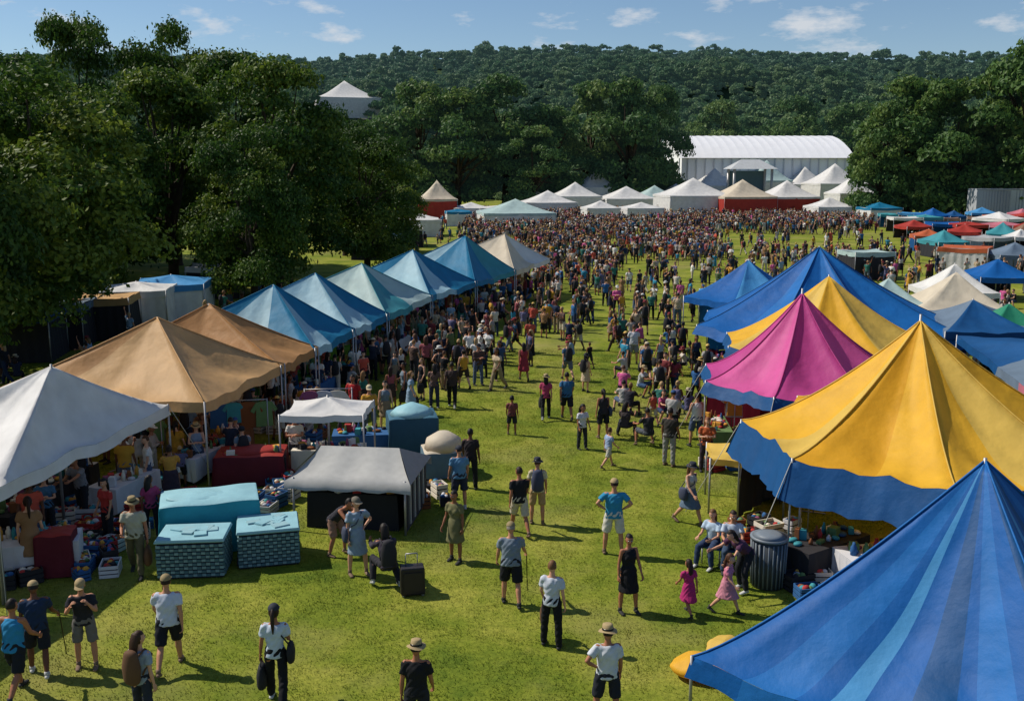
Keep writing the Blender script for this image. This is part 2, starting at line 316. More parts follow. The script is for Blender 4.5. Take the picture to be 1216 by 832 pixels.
PP=[
('man',22,826,1.78,175,'walk','tank','#2a7fae','shorts','#1c2026','short',None,'#1c140f',1,()),
('man',48,800,1.72,200,'cane','short','#20344e','shorts','#20242c','short','cap','#15100d',3,('cane',)),
('man',104,792,1.70,15,'phone','short','#26262c','shorts','#6e6a66','short','cap','#2a1a12',0,()),
('man',203,794,1.80,190,'walk2','short','#c3c9d6','shorts','#1a1d26','short','cap','#2a1a12',0,()),
('woman',172,868,1.70,160,'stand2','short','#8f9aa8','pants','#2a2f3a','long',None,'#3a2416',2,('backpack',)),
('woman',330,836,1.80,185,'carry','short','#bcc8d6','pants','#15161a','pony','cap','#2a1a12',1,('bag','shoulderbag')),
('man',496,885,1.72,178,'stand','short','#17181c','shorts','#22242a','short','sun','#15100d',1,()),
('woman',655,768,1.70,165,'stand2','short','#bcc2cc','pants',BK,'short',None,'#6b4a2c',2,('bag',)),
('man',720,862,1.72,185,'onehip','short','#c4c8ce','shorts','#20242e','short','sun','#2a1a12',1,()),
('woman',745,727,1.66,20,'stand2','dress_tank','#17171c','none','#17171c','bun',None,'#15100d',1,()),
('man',607,718,1.76,185,'cane','short','#74808c','shorts','#17191f','short','cap','#8c8478',0,('cane',)),
('man',728,658,1.82,178,'hips','short','#2f86ac','shorts','#c8c4b8','short','cap','#2a1a12',0,()),
('man',617,634,1.74,195,'walk','short','#1b1c20','shorts','#b9b09c','short',None,'#2a1a12',1,()),
('man',638,622,1.70,180,'stand','short','#c6bd9c','shorts','#a88c64','short','sun','#4a3020',0,('backpack',)),
('woman',541,666,1.68,330,'stand','dress_short','#6c6a48','none','#6c6a48','short',None,'#15100d',4,()),
('woman',425,682,1.78,25,'onehip','dress_short','#8496a8','none','#8496a8','bun','cap','#3a2416',2,('shoulderbag',)),
('man',398,658,1.66,60,'bend','tank','#2c2c34','shorts','#8a6a5a','short',None,'#15100d',1,()),
('woman',462,700,1.90,200,'crouch','long','#3a3440','pants','#2a2a30','long',None,'#1c140f',1,('backpack',)),
('woman',130,645,1.62,330,'stand','short','#a8332e','pants','#22242a','long',None,'#15100d',0,()),
('man',163,682,1.80,10,'carry','short','#a9a898','pants','#5a5640','short','sun','#2a1a12',1,('bag',)),
('woman',182,640,1.60,200,'stand2','short','#9c3a62','pants','#20222a','long',None,'#15100d',4,()),
('woman',818,622,1.66,40,'walk','tank','#c8bfb0','skirt','#5a6c80','long','sun','#7a5a38',2,('shoulderbag',)),
('man',794,553,1.78,150,'stand','short','#33302c','pants','#8c8a86','short',None,'#1c140f',4,()),
('girl',817,730,1.18,200,'walk2','dress_short','#a82a68','none','#a82a68','long',None,'#2a1a12',1,()),
('girl',862,728,1.30,60,'walk','short','#c87890','skirt','#c08090','long',None,'#4a2c18',2,()),
('woman',846,668,1.64,320,'sit','short','#a9bdd0','pants','#2a3a58','long',None,'#6b4a2c',2,()),
('man',868,672,1.70,350,'sit','short','#b6c2d2','pants','#34465e','short',None,'#2a1a12',0,()),
('boy',608,516,1.32,180,'stand2','short','#6c3a3a','shorts','#22242a','short',None,'#15100d',4,()),
('girl',691,533,1.45,30,'stand','short','#c5c8d0','pants','#2a2c34','long',None,'#15100d',1,()),
('boy',722,555,1.25,120,'walk','short','#8ea2c2','shorts','#b8b4a8','short',None,'#4a3020',2,()),
('woman',648,498,1.66,180,'walk2','short','#a23a5c','pants','#16181e','long','sun','#15100d',0,('bag',)),
('man',673,498,1.76,185,'walk','short','#2f5f86','shorts','#1c1e26','short',None,'#15100d',1,()),
('man',537,484,1.78,180,'walk','short','#3a2e2c','pants','#14151a','short',None,'#15100d',3,()),
('woman',516,484,1.66,175,'stand','short','#5f4a44','pants','#30364a','long',None,'#15100d',1,()),
('man',546,604,1.70,195,'stand','short','#5a86a8','shorts','#2a3040','short','cap','#2a1a12',0,()),
('man',559,580,1.72,170,'stand2','short','#2a2426','pants','#1a1a20','short',None,'#15100d',3,()),
('man',752,432,1.80,180,'stand','short','#c2c4c8','shorts','#86888c','short',None,'#4a3020',0,()),
('man',593,452,1.72,20,'stand','short','#2f4a6c','pants','#1c2028','short',None,'#15100d',3,()),
('woman',622,452,1.66,190,'walk','dress_tank','#8c2f3c','none','#8c2f3c','long',None,'#15100d',1,()),
('man',421,505,1.80,340,'stand','short','#a6262a','pants','#1f2026','short',None,'#15100d',4,()),
('woman',236,568,1.66,20,'fold','tank','#7a8aa0','shorts','#3a4254','long','sun','#4a3020',2,()),
('woman',838,560,1.66,350,'fold','short','#a8532c','pants','#3a2f3a','long',None,'#7a4a28',2,()),
('man',770,530,1.72,200,'sitg','short','#2c2c30','shorts','#50545c','short',None,'#15100d',1,()),
('woman',742,520,1.66,160,'sitg','short','#3c3436','pants','#22242a','long',None,'#15100d',0,()),
('woman',785,500,1.60,30,'sitg','short','#b04a72','shorts','#2a3a58','long',None,'#3a2416',2,()),
('man',760,470,1.72,60,'sitg','short','#b0b2b4','shorts','#2f4a6c','short','cap','#15100d',1,()),
('woman',885,700,1.64,300,'bend','short','#52324a','pants','#1f2026','long',None,'#1c140f',2,()),
('man',352,560,1.74,10,'fold','short','#c2c0b8','shorts','#3a3a40','short',None,'#15100d',1,()),
('woman',716,520,1.66,200,'stand','tank','#2c2a30','shorts','#1c1e26','pony',None,'#15100d',1,('shoulderbag',)),
('man',826,530,1.76,200,'stand2','tank','#cfd0cc','shorts','#44506a','short',None,'#2a1a12',0,()),
('woman',800,470,1.66,150,'walk','short','#7a2f3a','pants','#22304a','long',None,'#15100d',1,()),
('woman',58,640,1.64,20,'fold','short','#3f6a8c','pants','#22242a','long',None,'#2a1a12',2,()),
('man',100,618,1.76,340,'reach','short','#7a7a80','pants','#22242a','short','cap','#2a1a12',1,()),
('woman',205,600,1.64,200,'phone','short','#c08a3a','skirt','#3a2f3a','bun',None,'#2a1a12',4,()),
]
specs=[dict(pose=p[5],top=p[6],bot=p[8],hair=p[10],hat=p[11],fem=p[0] in('woman','girl'),extra=p[14],k=1.22 if p[0] in('boy','girl') else 1.0,w=R.uniform(.95,1.14),j=0 if p[5] in('cane','hips','phone','sit','crouch','onehip') else R.uniform(-1,1)) for p in PP]
near=make_people(specs,.017)
for p,mb in zip(PP,near):
    me=mb.mesh(p[0],[SKINS[p[13]],cloth(p[7]),cloth(p[9]),mat('hair_'+p[12],hx(p[12]),.6,.2,30),mat('shoe_%d'%(p[1]%3),[(.5,.5,.48),(.03,.03,.03),(.18,.12,.08)][p[1]%3]),
        mat('hat_%d'%(p[1]%4),[hx('#a08c66'),hx('#6a6458'),hx('#2a2e38'),hx('#8a7a58')][p[1]%4]),EYEW,EYED,LIPS,mat('bag_%d'%(p[1]%3),[(.02,.02,.025),(.12,.06,.03),(.05,.06,.10)][p[1]%3])])
    g=px_to_ground(p[1],p[2]); place(p[0],me,g,math.radians(p[4]),p[3]/1.72)
print('people',time.time()-T0)
cv=[('stand','short','pants','short',None,0),('walk','short','shorts','short','cap',0),('stand2','tank','skirt','long',None,1),('walk2','short','pants','long',None,1),
    ('phone','short','shorts','short',None,0),('onehip','dress_tank','none','long','sun',1),('fold','long','pants','short','cap',0),('stand','dress_short','none','pony',None,1),
    ('wave','short','shorts','short',None,0),('stride','short','pants','short',None,0),('sitg','short','shorts','short',None,0),('sitg','short','pants','long','sun',1),('carry','tank','shorts','bun',None,1)]
cm=make_people([dict(pose=c[0],top=c[1],bot=c[2],hair=c[3],hat=c[4],fem=bool(c[5]),extra=(('backpack',) if i%4==1 else ('bag',) if i%5==2 else ())) for i,c in enumerate(cv)],.026)
ccol=bpy.data.collections.new('crowd_people')
for i,mb in enumerate(cm):
    me=mb.mesh('crowd_person_%02d'%i,[CR_SKIN,CR_TOP,CR_BOT,CR_HAIR,DARK,CR_HAT,EYEW,EYED,LIPS,DARK]); ob=bpy.data.objects.new('crowd_person_%02d'%i,me); ccol.objects.link(ob)
print('crowd base',time.time()-T0)
def scatter(name,coll,pts,rots,scls,idx):
    me=bpy.data.meshes.new(name); me.from_pydata([tuple(p) for p in pts],[],[])
    a=me.attributes.new('rot','FLOAT_VECTOR','POINT'); a.data.foreach_set('vector',np.array(rots,dtype=np.float32).ravel())
    a=me.attributes.new('scl','FLOAT_VECTOR','POINT'); a.data.foreach_set('vector',np.array(scls,dtype=np.float32).ravel())
    a=me.attributes.new('idx','INT','POINT'); a.data.foreach_set('value',np.array(idx,dtype=np.int32))
    ob=bpy.data.objects.new(name,me); scn.collection.objects.link(ob)
    ng=bpy.data.node_groups.new(name+'_nodes','GeometryNodeTree')
    ng.interface.new_socket('Geometry',in_out='INPUT',socket_type='NodeSocketGeometry'); ng.interface.new_socket('Geometry',in_out='OUTPUT',socket_type='NodeSocketGeometry')
    N=ng.nodes;L=ng.links; gi=N.new('NodeGroupInput'); go=N.new('NodeGroupOutput'); ip=N.new('GeometryNodeInstanceOnPoints'); ci=N.new('GeometryNodeCollectionInfo')
    ci.inputs['Collection'].default_value=coll; ci.inputs['Separate Children'].default_value=True; ci.inputs['Reset Children'].default_value=True
    L.new(gi.outputs[0],ip.inputs['Points']); L.new(ci.outputs[0],ip.inputs['Instance']); ip.inputs['Pick Instance'].default_value=True
    for nm,ty,sk in (('rot','FLOAT_VECTOR','Rotation'),('scl','FLOAT_VECTOR','Scale'),('idx','INT','Instance Index')):
        na=N.new('GeometryNodeInputNamedAttribute'); na.data_type=ty; na.inputs['Name'].default_value=nm
        o=[x for x in na.outputs if x.enabled and x.name=='Attribute'][0]; L.new(o,ip.inputs[sk])
    L.new(ip.outputs[0],go.inputs[0]); md=ob.modifiers.new('scatter','NODES'); md.node_group=ng
    return ob
E=[(-8.3,26.4),(-7.4,31.5),(-6.9,34.6),(-6.2,38.6),(-5.4,42.9),(-4.0,49.2),(-2.0,55.5),(.2,61.5),(2.6,69.5)]
def edge_x(y):
    if y<E[0][1]: return -8.3+(y-26.4)*.15
    for a,b in zip(E,E[1:]):
        if y<=b[1]: return a[0]+(b[0]-a[0])*(y-a[1])/(b[1]-a[1])
    return E[-1][0]
TENTS_R=[(7.5,14.9,4.6),(9.8,22.6,4.6),(9.2,30,3.6),(11.5,36,4.2),(13.9,43.5,5.8),(11.8,50.5,3.3)]
def dens(x,d):
    u=608+x/d*F
    for tx,ty,tr in TENTS_R:
        if (x-tx)**2+(d-ty)**2<(tr+.3)**2: return 0
    if d<25: return .30 if (-15<x<-10.0 and d>18.5) else 0
    if x<edge_x(d)+.6 and d<72:
        if x>edge_x(d)-4.5 and d>24.5: return .5
        if d>36 and x>edge_x(d)-24: return .06
        return 0
    if d>95:
        if 98<d<132 and 850<u<1090: return .05
        lb=560-(d-95)*.1
        gap=.25 if math.sin(x*.16+d*.05)*math.sin(d*.21+x*.07+1)>.45 else 1
        return .62*gap if lb<u<(1035 if d<160 else 1000) else (.04 if 420<u<1160 and d<170 else 0)
    if d>68: return .55 if 590<u<725 else (.13 if 725<u<905 else (.2 if 905<=u<1080 else (.12 if u<1240 and u>1080 else 0)))
    if d>51: return .55 if u<700 else (.14 if u<850 else (.25 if 1090<u<1260 else 0))
    if d>38: return .42 if u<615 else (.17 if u<725 else (.48 if u<845 else (.35 if 1130<u<1260 else 0)))
    if d>31: return .28 if u<500 else (.32 if 730<u<845 else .02)
    return 0
occ={}
pts=[];rots=[];scl=[];idx=[]
for p in PP:
    g=px_to_ground(p[1],p[2]); occ[(int(g.x/.5),int(g.y/.5))]=1
y=18.5
while y<190:
    x=-.5*y-8
    while x<.56*y:
        dn=dens(x,y)
        if dn>0:
            c=.4+1.1*(.5+.5*math.sin(x*.55+math.sin(y*.33)*2)*math.sin(y*.41+x*.13))
            if R.random()<dn*c*.25*1.3:
                k=(int(x/.5),int(y/.5))
                if k not in occ:
                    occ[k]=1
                    pts.append((x+R.uniform(-.2,.2),y+R.uniform(-.2,.2),0)); yaw=R.uniform(0,6.28) if R.random()<.5 else (3.14+R.uniform(-.7,.7))
                    rots.append((0,0,yaw)); s=R.uniform(.9,1.07)*(1 if R.random()>.08 else .72); scl.append((s*R.uniform(.93,1.12),s,s))
                    sit=(R.random()<.35 and 725<608+x/y*F<838 and y<52) or R.random()<.03
                    idx.append(R.choice((10,11)) if sit else R.choice([0,1,2,3,4,5,6,7,8,9,12]) if R.random()>.25 else R.choice((0,1,3,4)))
        x+=.5
    y+=.5
scatter('crowd',ccol,pts,rots,scl,idx)
print('crowd n',len(pts),time.time()-T0)
# ------------------------------------------------------------ terrain, ground
def hillz(x,y):
    d=y+abs(x)*.05
    t=max(0,min(1,(d-270)/640)); s=t*t*(3-2*t)
    z=(82+6*math.sin(x*.006+1.2)+4*math.sin(x*.017))*s**.9
    e=min(1,t*5)*(1-t)**.5
    z+=e*(9*math.sin(y*.036+x*.007+1.0)+6*math.sin(x*.021+y*.012))+e*7
    w=math.exp(-((x+64)/38)**2-((y-385)/45)**2)
    return z*(1-w)+28*w
ys=[-80,-40,0,10,20,30,40,50,65,80,100,130,160,200,230,250]+list(range(265,960,16))+[1000,1100,1300,1700,2600]
xs=[-2400,-1400,-900]+list(range(-640,641,32))+[900,1400,2400]
mb=MB(); vs=[(x,y,hillz(x,y)) for y in ys for x in xs]; nx=len(xs)
mb.add(vs,[(j*nx+i,j*nx+i+1,(j+1)*nx+i+1,(j+1)*nx+i) for j in range(len(ys)-1) for i in range(nx-1)],0,True)
m,nt,b=newmat('grass_ground'); N=nt.nodes;L=nt.links
tc=N.new('ShaderNodeNewGeometry')
def noise(sc,det=6,ro=.6):
    n=N.new('ShaderNodeTexNoise'); n.inputs['Scale'].default_value=sc; n.inputs['Detail'].default_value=det; n.inputs['Roughness'].default_value=ro; L.new(tc.outputs['Position'],n.inputs['Vector']); return n
def ramp(src,stops):
    r=N.new('ShaderNodeValToRGB'); e=r.color_ramp.elements
    while len(e)<len(stops): e.new(.5)
    for i,(p,c) in enumerate(stops): e[i].position=p; e[i].color=(*c,1)
    L.new(src,r.inputs[0]); return r
GR=[(.34,(.095,.145,.016)),(.48,(.175,.215,.024)),(.64,(.29,.295,.052))]
WORN=[(.50,(0,0,0)),(.68,(.62,.62,.62))]
n1=noise(.35,7,.68); n2=noise(9,8,.75); n3=noise(.16,5,.65)
r1=ramp(n1.outputs['Fac'],GR)
r2=ramp(n2.outputs['Fac'],[(.3,(.5,.55,.45)),(.7,(1.3,1.25,1.15))])
mx=N.new('ShaderNodeMix'); mx.data_type='RGBA'; mx.blend_type='MULTIPLY'; mx.inputs[0].default_value=1
L.new(r1.outputs[0],mx.inputs[6]); L.new(r2.outputs[0],mx.inputs[7])
r3=ramp(n3.outputs['Fac'],WORN); mx2=N.new('ShaderNodeMix'); mx2.data_type='RGBA'; L.new(r3.outputs[0],mx2.inputs[0]); L.new(mx.outputs[2],mx2.inputs[6]); mx2.inputs[7].default_value=(.28,.245,.085,1)
# woodland floor beyond the meadow
sy=N.new('ShaderNodeSeparateXYZ'); L.new(tc.outputs['Position'],sy.inputs[0]); mr=N.new('ShaderNodeMapRange'); mr.inputs[1].default_value=262; mr.inputs[2].default_value=290; L.new(sy.outputs['Y'],mr.inputs[0])
mx3=N.new('ShaderNodeMix'); mx3.data_type='RGBA'; L.new(mr.outputs[0],mx3.inputs[0]); L.new(mx2.outputs[2],mx3.inputs[6]); mx3.inputs[7].default_value=(.035,.065,.03,1)
L.new(mx3.outputs[2],b.inputs['Base Color']); b.inputs['Roughness'].default_value=.95; b.inputs['Specular IOR Level'].default_value=.1
bp=N.new('ShaderNodeBump'); bp.inputs['Strength'].default_value=.6; bp.inputs['Distance'].default_value=.05; L.new(n2.outputs['Fac'],bp.inputs['Height']); L.new(bp.outputs[0],b.inputs['Normal'])
mb.obj('ground',[m])
mg,nt,b=newmat('grass_blades'); N=nt.nodes;L=nt.links; tc=N.new('ShaderNodeNewGeometry')
n1=noise(.35,7,.68); r1=ramp(n1.outputs['Fac'],[(p,tuple(q*1.05 for q in c)) for p,c in GR]); 
n3=noise(.16,5,.65); r3=ramp(n3.outputs['Fac'],WORN); mx2=N.new('ShaderNodeMix'); mx2.data_type='RGBA'; L.new(r3.outputs[0],mx2.inputs[0]); L.new(r1.outputs[0],mx2.inputs[6]); mx2.inputs[7].default_value=(.30,.265,.09,1)
L.new(mx2.outputs[2],b.inputs['Base Color']); b.inputs['Roughness'].default_value=.8; b.inputs['Specular IOR Level'].default_value=.15
tr=N.new('ShaderNodeBsdfTranslucent'); L.new(mx2.outputs[2],tr.inputs['Color']); ms=N.new('ShaderNodeMixShader'); ms.inputs[0].default_value=.35
L.new(b.outputs[0],ms.inputs[1]); L.new(tr.outputs[0],ms.inputs[2]); L.new(ms.outputs[0],N['Material Output'].inputs[0])
gcol=bpy.data.collections.new('grass_patches')
for k in range(3):
    n=650; P=rng.uniform(-.75,.75,(n,2)); a=rng.uniform(0,6.28,n); h=rng.uniform(.015,.05,n); w=rng.uniform(.005,.010,n); ln=rng.normal(0,.02,(n,2))
    V=np.zeros((n,3,3)); V[:,0,0]=P[:,0]-np.cos(a)*w; V[:,0,1]=P[:,1]-np.sin(a)*w; V[:,1,0]=P[:,0]+np.cos(a)*w; V[:,1,1]=P[:,1]+np.sin(a)*w; V[:,2,:2]=P+ln; V[:,2,2]=h
    me=bpy.data.meshes.new('grass_patch_%d'%k); me.from_pydata(V.reshape(-1,3).tolist(),[],np.arange(n*3).reshape(-1,3).tolist()); me.materials.append(mg); gcol.objects.link(bpy.data.objects.new('grass_patch_%d'%k,me))
gp=[];gr=[];gs=[];gx=[]
yy=11.0
while yy<48:
    xx=-yy*.6-1
    while xx<yy*.6+1:
        gp.append((xx+R.uniform(-.2,.2),yy+R.uniform(-.2,.2),0)); gr.append((0,0,R.uniform(0,6.28))); s=R.uniform(.8,1.2); gs.append((s,s,s)); gx.append(R.randrange(3)); xx+=1.2
    yy+=1.2
scatter('grass',gcol,gp,gr,gs,gx)
# ------------------------------------------------------------ trees
def leafmat(name,c1,c2,c3,oiw=.35,haze=None,tl=.35):
    m,nt,b=newmat(name); N=nt.nodes;L=nt.links
    at=N.new('ShaderNodeAttribute'); at.attribute_name='tint'; oi=N.new('ShaderNodeObjectInfo')
    ad=N.new('ShaderNodeMath'); ad.operation='MULTIPLY_ADD'; ad.inputs[1].default_value=oiw; L.new(oi.outputs['Random'],ad.inputs[0]); L.new(at.outputs['Fac'],ad.inputs[2])
    r=N.new('ShaderNodeValToRGB'); e=r.color_ramp.elements; e.new(.5)
    for i,(p,c) in enumerate(((.15,c1),(.6,c2),(1.0,c3))): e[i].position=p; e[i].color=(*c,1)
    L.new(ad.outputs[0],r.inputs[0]); col=r.outputs[0]
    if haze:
        # aerial haze painted into leaf colour and emission, growing with distance up the valley
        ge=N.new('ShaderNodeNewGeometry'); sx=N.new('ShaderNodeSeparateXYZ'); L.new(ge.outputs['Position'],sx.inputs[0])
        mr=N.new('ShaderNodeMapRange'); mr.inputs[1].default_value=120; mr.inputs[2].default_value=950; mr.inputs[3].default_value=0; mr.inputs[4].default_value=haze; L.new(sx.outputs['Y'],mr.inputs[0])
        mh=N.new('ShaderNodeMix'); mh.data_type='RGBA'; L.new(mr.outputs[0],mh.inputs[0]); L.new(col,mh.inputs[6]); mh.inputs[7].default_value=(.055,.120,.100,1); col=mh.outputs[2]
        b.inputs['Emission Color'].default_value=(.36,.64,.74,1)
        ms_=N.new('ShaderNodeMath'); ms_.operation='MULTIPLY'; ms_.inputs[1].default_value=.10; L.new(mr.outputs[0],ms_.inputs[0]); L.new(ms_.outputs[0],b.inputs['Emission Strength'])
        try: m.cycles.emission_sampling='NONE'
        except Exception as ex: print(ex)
    L.new(col,b.inputs['Base Color']); b.inputs['Roughness'].default_value=.55; b.inputs['Specular IOR Level'].default_value=.25
    tr=N.new('ShaderNodeBsdfTranslucent'); L.new(col,tr.inputs['Color']); ms=N.new('ShaderNodeMixShader'); ms.inputs[0].default_value=tl
    L.new(b.outputs[0],ms.inputs[1]); L.new(tr.outputs[0],ms.inputs[2]); L.new(ms.outputs[0],N['Material Output'].inputs[0]); return m
LEAF=leafmat('oak_leaves',(.022,.062,.009),(.062,.122,.015),(.175,.225,.026))
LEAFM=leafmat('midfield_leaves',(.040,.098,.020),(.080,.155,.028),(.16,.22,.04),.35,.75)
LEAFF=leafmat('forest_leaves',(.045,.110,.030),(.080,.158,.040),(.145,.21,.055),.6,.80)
BARK=mat('bark',(.06,.045,.03),.9,.4,4,.6,0,0,.05)
def tree_mesh(name,h,cr,nl,nleaf,ls,seed,lm,zmin=.16,trunk=True):
    g=np.random.default_rng(seed); q=random.Random(seed)
    lob=[]
    for i in range(nl):
        t=g.uniform(0,1); z=zmin+(1-zmin)*t
        prof=math.sin(math.pi*min(1,(t*.82+.16)))**.6
        a=g.uniform(0,6.28); rr=cr*prof*math.sqrt(g.uniform(.15,1))*.80
        lr=cr*g.uniform(.20,.34)*(1.1-.3*t)
        lob.append((math.cos(a)*rr,math.sin(a)*rr,min(z*h,h-lr*.8),lr,g.uniform(-.28,.28)))
    lob=np.array(lob)
    w=lob[:,3]**2; k=g.choice(nl,nleaf,p=w/w.sum()); Lb=lob[k]
    d=g.normal(size=(nleaf,3)); d/=np.linalg.norm(d,axis=1)[:,None]; d[:,2]=np.where(d[:,2]<-.3,-d[:,2]*.6,d[:,2])
    bump=1+.16*np.sin(d[:,0]*6+k)*np.sin(d[:,1]*7+k*2)+.10*np.sin(d[:,2]*11+k*3)
    rad=Lb[:,3]*bump*(.55+.5*g.uniform(0,1,nleaf)**.45)*np.where(g.uniform(0,1,nleaf)<.08,1.18,1)
    P=Lb[:,:3]+d*rad[:,None]*np.array([1,1,.78])
    nrm=d+g.normal(0,.55,(nleaf,3)); nrm/=np.linalg.norm(nrm,axis=1)[:,None]
    t1=np.cross(nrm,g.normal(size=(nleaf,3))); t1/=np.linalg.norm(t1,axis=1)[:,None]; t2=np.cross(nrm,t1)
    s=ls*g.uniform(.6,1.3,nleaf)[:,None]
    V=np.stack([P-t1*s,P-t2*s*.6+nrm*s*.15,P+t1*s,P+t2*s*.6+nrm*s*.1],1).reshape(-1,3)
    tint=np.repeat(np.clip(.42+Lb[:,4]+g.normal(0,.13,nleaf),0,1),4)
    mbt=MB()
    if trunk:
        tr=h*.026
        mbt.tube([(0,0,-.3),(0,0,.3),(.1,0,h*.18),(-.1,.1,h*.4),(.1,-.1,h*.7)],[tr*1.5,tr*1.1,tr*.85,tr*.6,tr*.2],10,0)
        for i in range(12):
            z0=h*q.uniform(.14,.45); L_=lob[q.randrange(nl)]; e=Vector((L_[0],L_[1],max(L_[2],z0+.5))); s0=Vector((0,0,z0)); mid=s0.lerp(e,.5)+Vector((q.uniform(-.4,.4),q.uniform(-.4,.4),h*.03))
            mbt.tube([s0,mid,e],[tr*.5,tr*.3,tr*.08],7,0)
    nv=len(mbt.v); nf=len(mbt.f)
    V2=list(mbt.v)+V.tolist(); Fc=list(mbt.f)+(np.arange(nleaf*4).reshape(-1,4)+nv).tolist()
    me=bpy.data.meshes.new(name); me.from_pydata(V2,[],Fc); me.materials.append(BARK); me.materials.append(lm)
    me.polygons.foreach_set('material_index',np.array([0]*nf+[1]*nleaf,dtype=np.int32))
    at=me.attributes.new('tint','FLOAT','POINT'); at.data.foreach_set('value',np.concatenate([np.zeros(nv),tint]).astype(np.float32)); me.update()
    return me
TN=[tree_mesh('oak_tree',16,7.2,50,38000,.17,s,LEAF,.12) for s in (1,2,3)]
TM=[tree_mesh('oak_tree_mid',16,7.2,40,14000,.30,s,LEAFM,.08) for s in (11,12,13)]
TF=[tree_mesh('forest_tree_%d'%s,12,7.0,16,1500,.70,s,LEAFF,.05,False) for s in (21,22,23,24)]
def tree(u,d,vtop,pxw,i,ms,name='oak_tree'):
    h=zat(d,vtop); w=pxw/F*d; x=xat(d,u)
    place(name,ms[i%3],(x,d,0),R.uniform(0,6.28),(w/14.0,w/14.0,h/16))
for i,t in enumerate([(35,45,74,330),(-95,38,40,300),(105,88,18,150),(212,90,24,150),(205,74,84,210),(330,70,70,205),(436,78,148,140),(275,84,62,180),(118,66,105,190),(20,80,60,200),(455,104,172,110),(-60,70,50,220),(300,62,150,150),(-20,58,170,260),(60,96,100,240),(410,100,128,90)]):
    tree(*t,i,TN)
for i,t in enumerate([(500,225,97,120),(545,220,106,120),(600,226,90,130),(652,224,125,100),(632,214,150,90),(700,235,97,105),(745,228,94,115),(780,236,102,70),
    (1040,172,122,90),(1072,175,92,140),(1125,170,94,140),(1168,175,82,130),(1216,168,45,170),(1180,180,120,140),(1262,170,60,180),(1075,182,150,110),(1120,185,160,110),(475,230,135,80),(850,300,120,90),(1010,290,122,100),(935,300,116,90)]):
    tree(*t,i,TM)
fcol=bpy.data.collections.new('forest_trees')
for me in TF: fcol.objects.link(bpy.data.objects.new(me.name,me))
fp=[];fr=[];fs_=[];fi=[]
y=275.0
while y<960:
    st=8.4+(y-268)*.006
    x=-.62*y-20
    while x<.62*y+20:
        u=608+x/y*F
        ok=not (y<330 and 790<u<1020) and not(380<u<455 and 340<y<415)
        if ok and R.random()<.97:
            xx=x+R.uniform(-3.5,3.5); yy=y+R.uniform(-3.5,3.5); fp.append((xx,yy,hillz(xx,yy)-1.5)); fr.append((0,0,R.uniform(0,6.28))); s=R.choice((R.uniform(.65,.95),R.uniform(.8,1.2),R.uniform(1.0,1.4)))*(.75 if 370<u<465 and y<340 else 1); fs_.append((s,s,s*R.uniform(.7,1.05))); fi.append(R.randrange(4))
        x+=st
    y+=st*1.05
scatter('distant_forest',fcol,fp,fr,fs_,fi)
print('trees',time.time()-T0,len(fp))
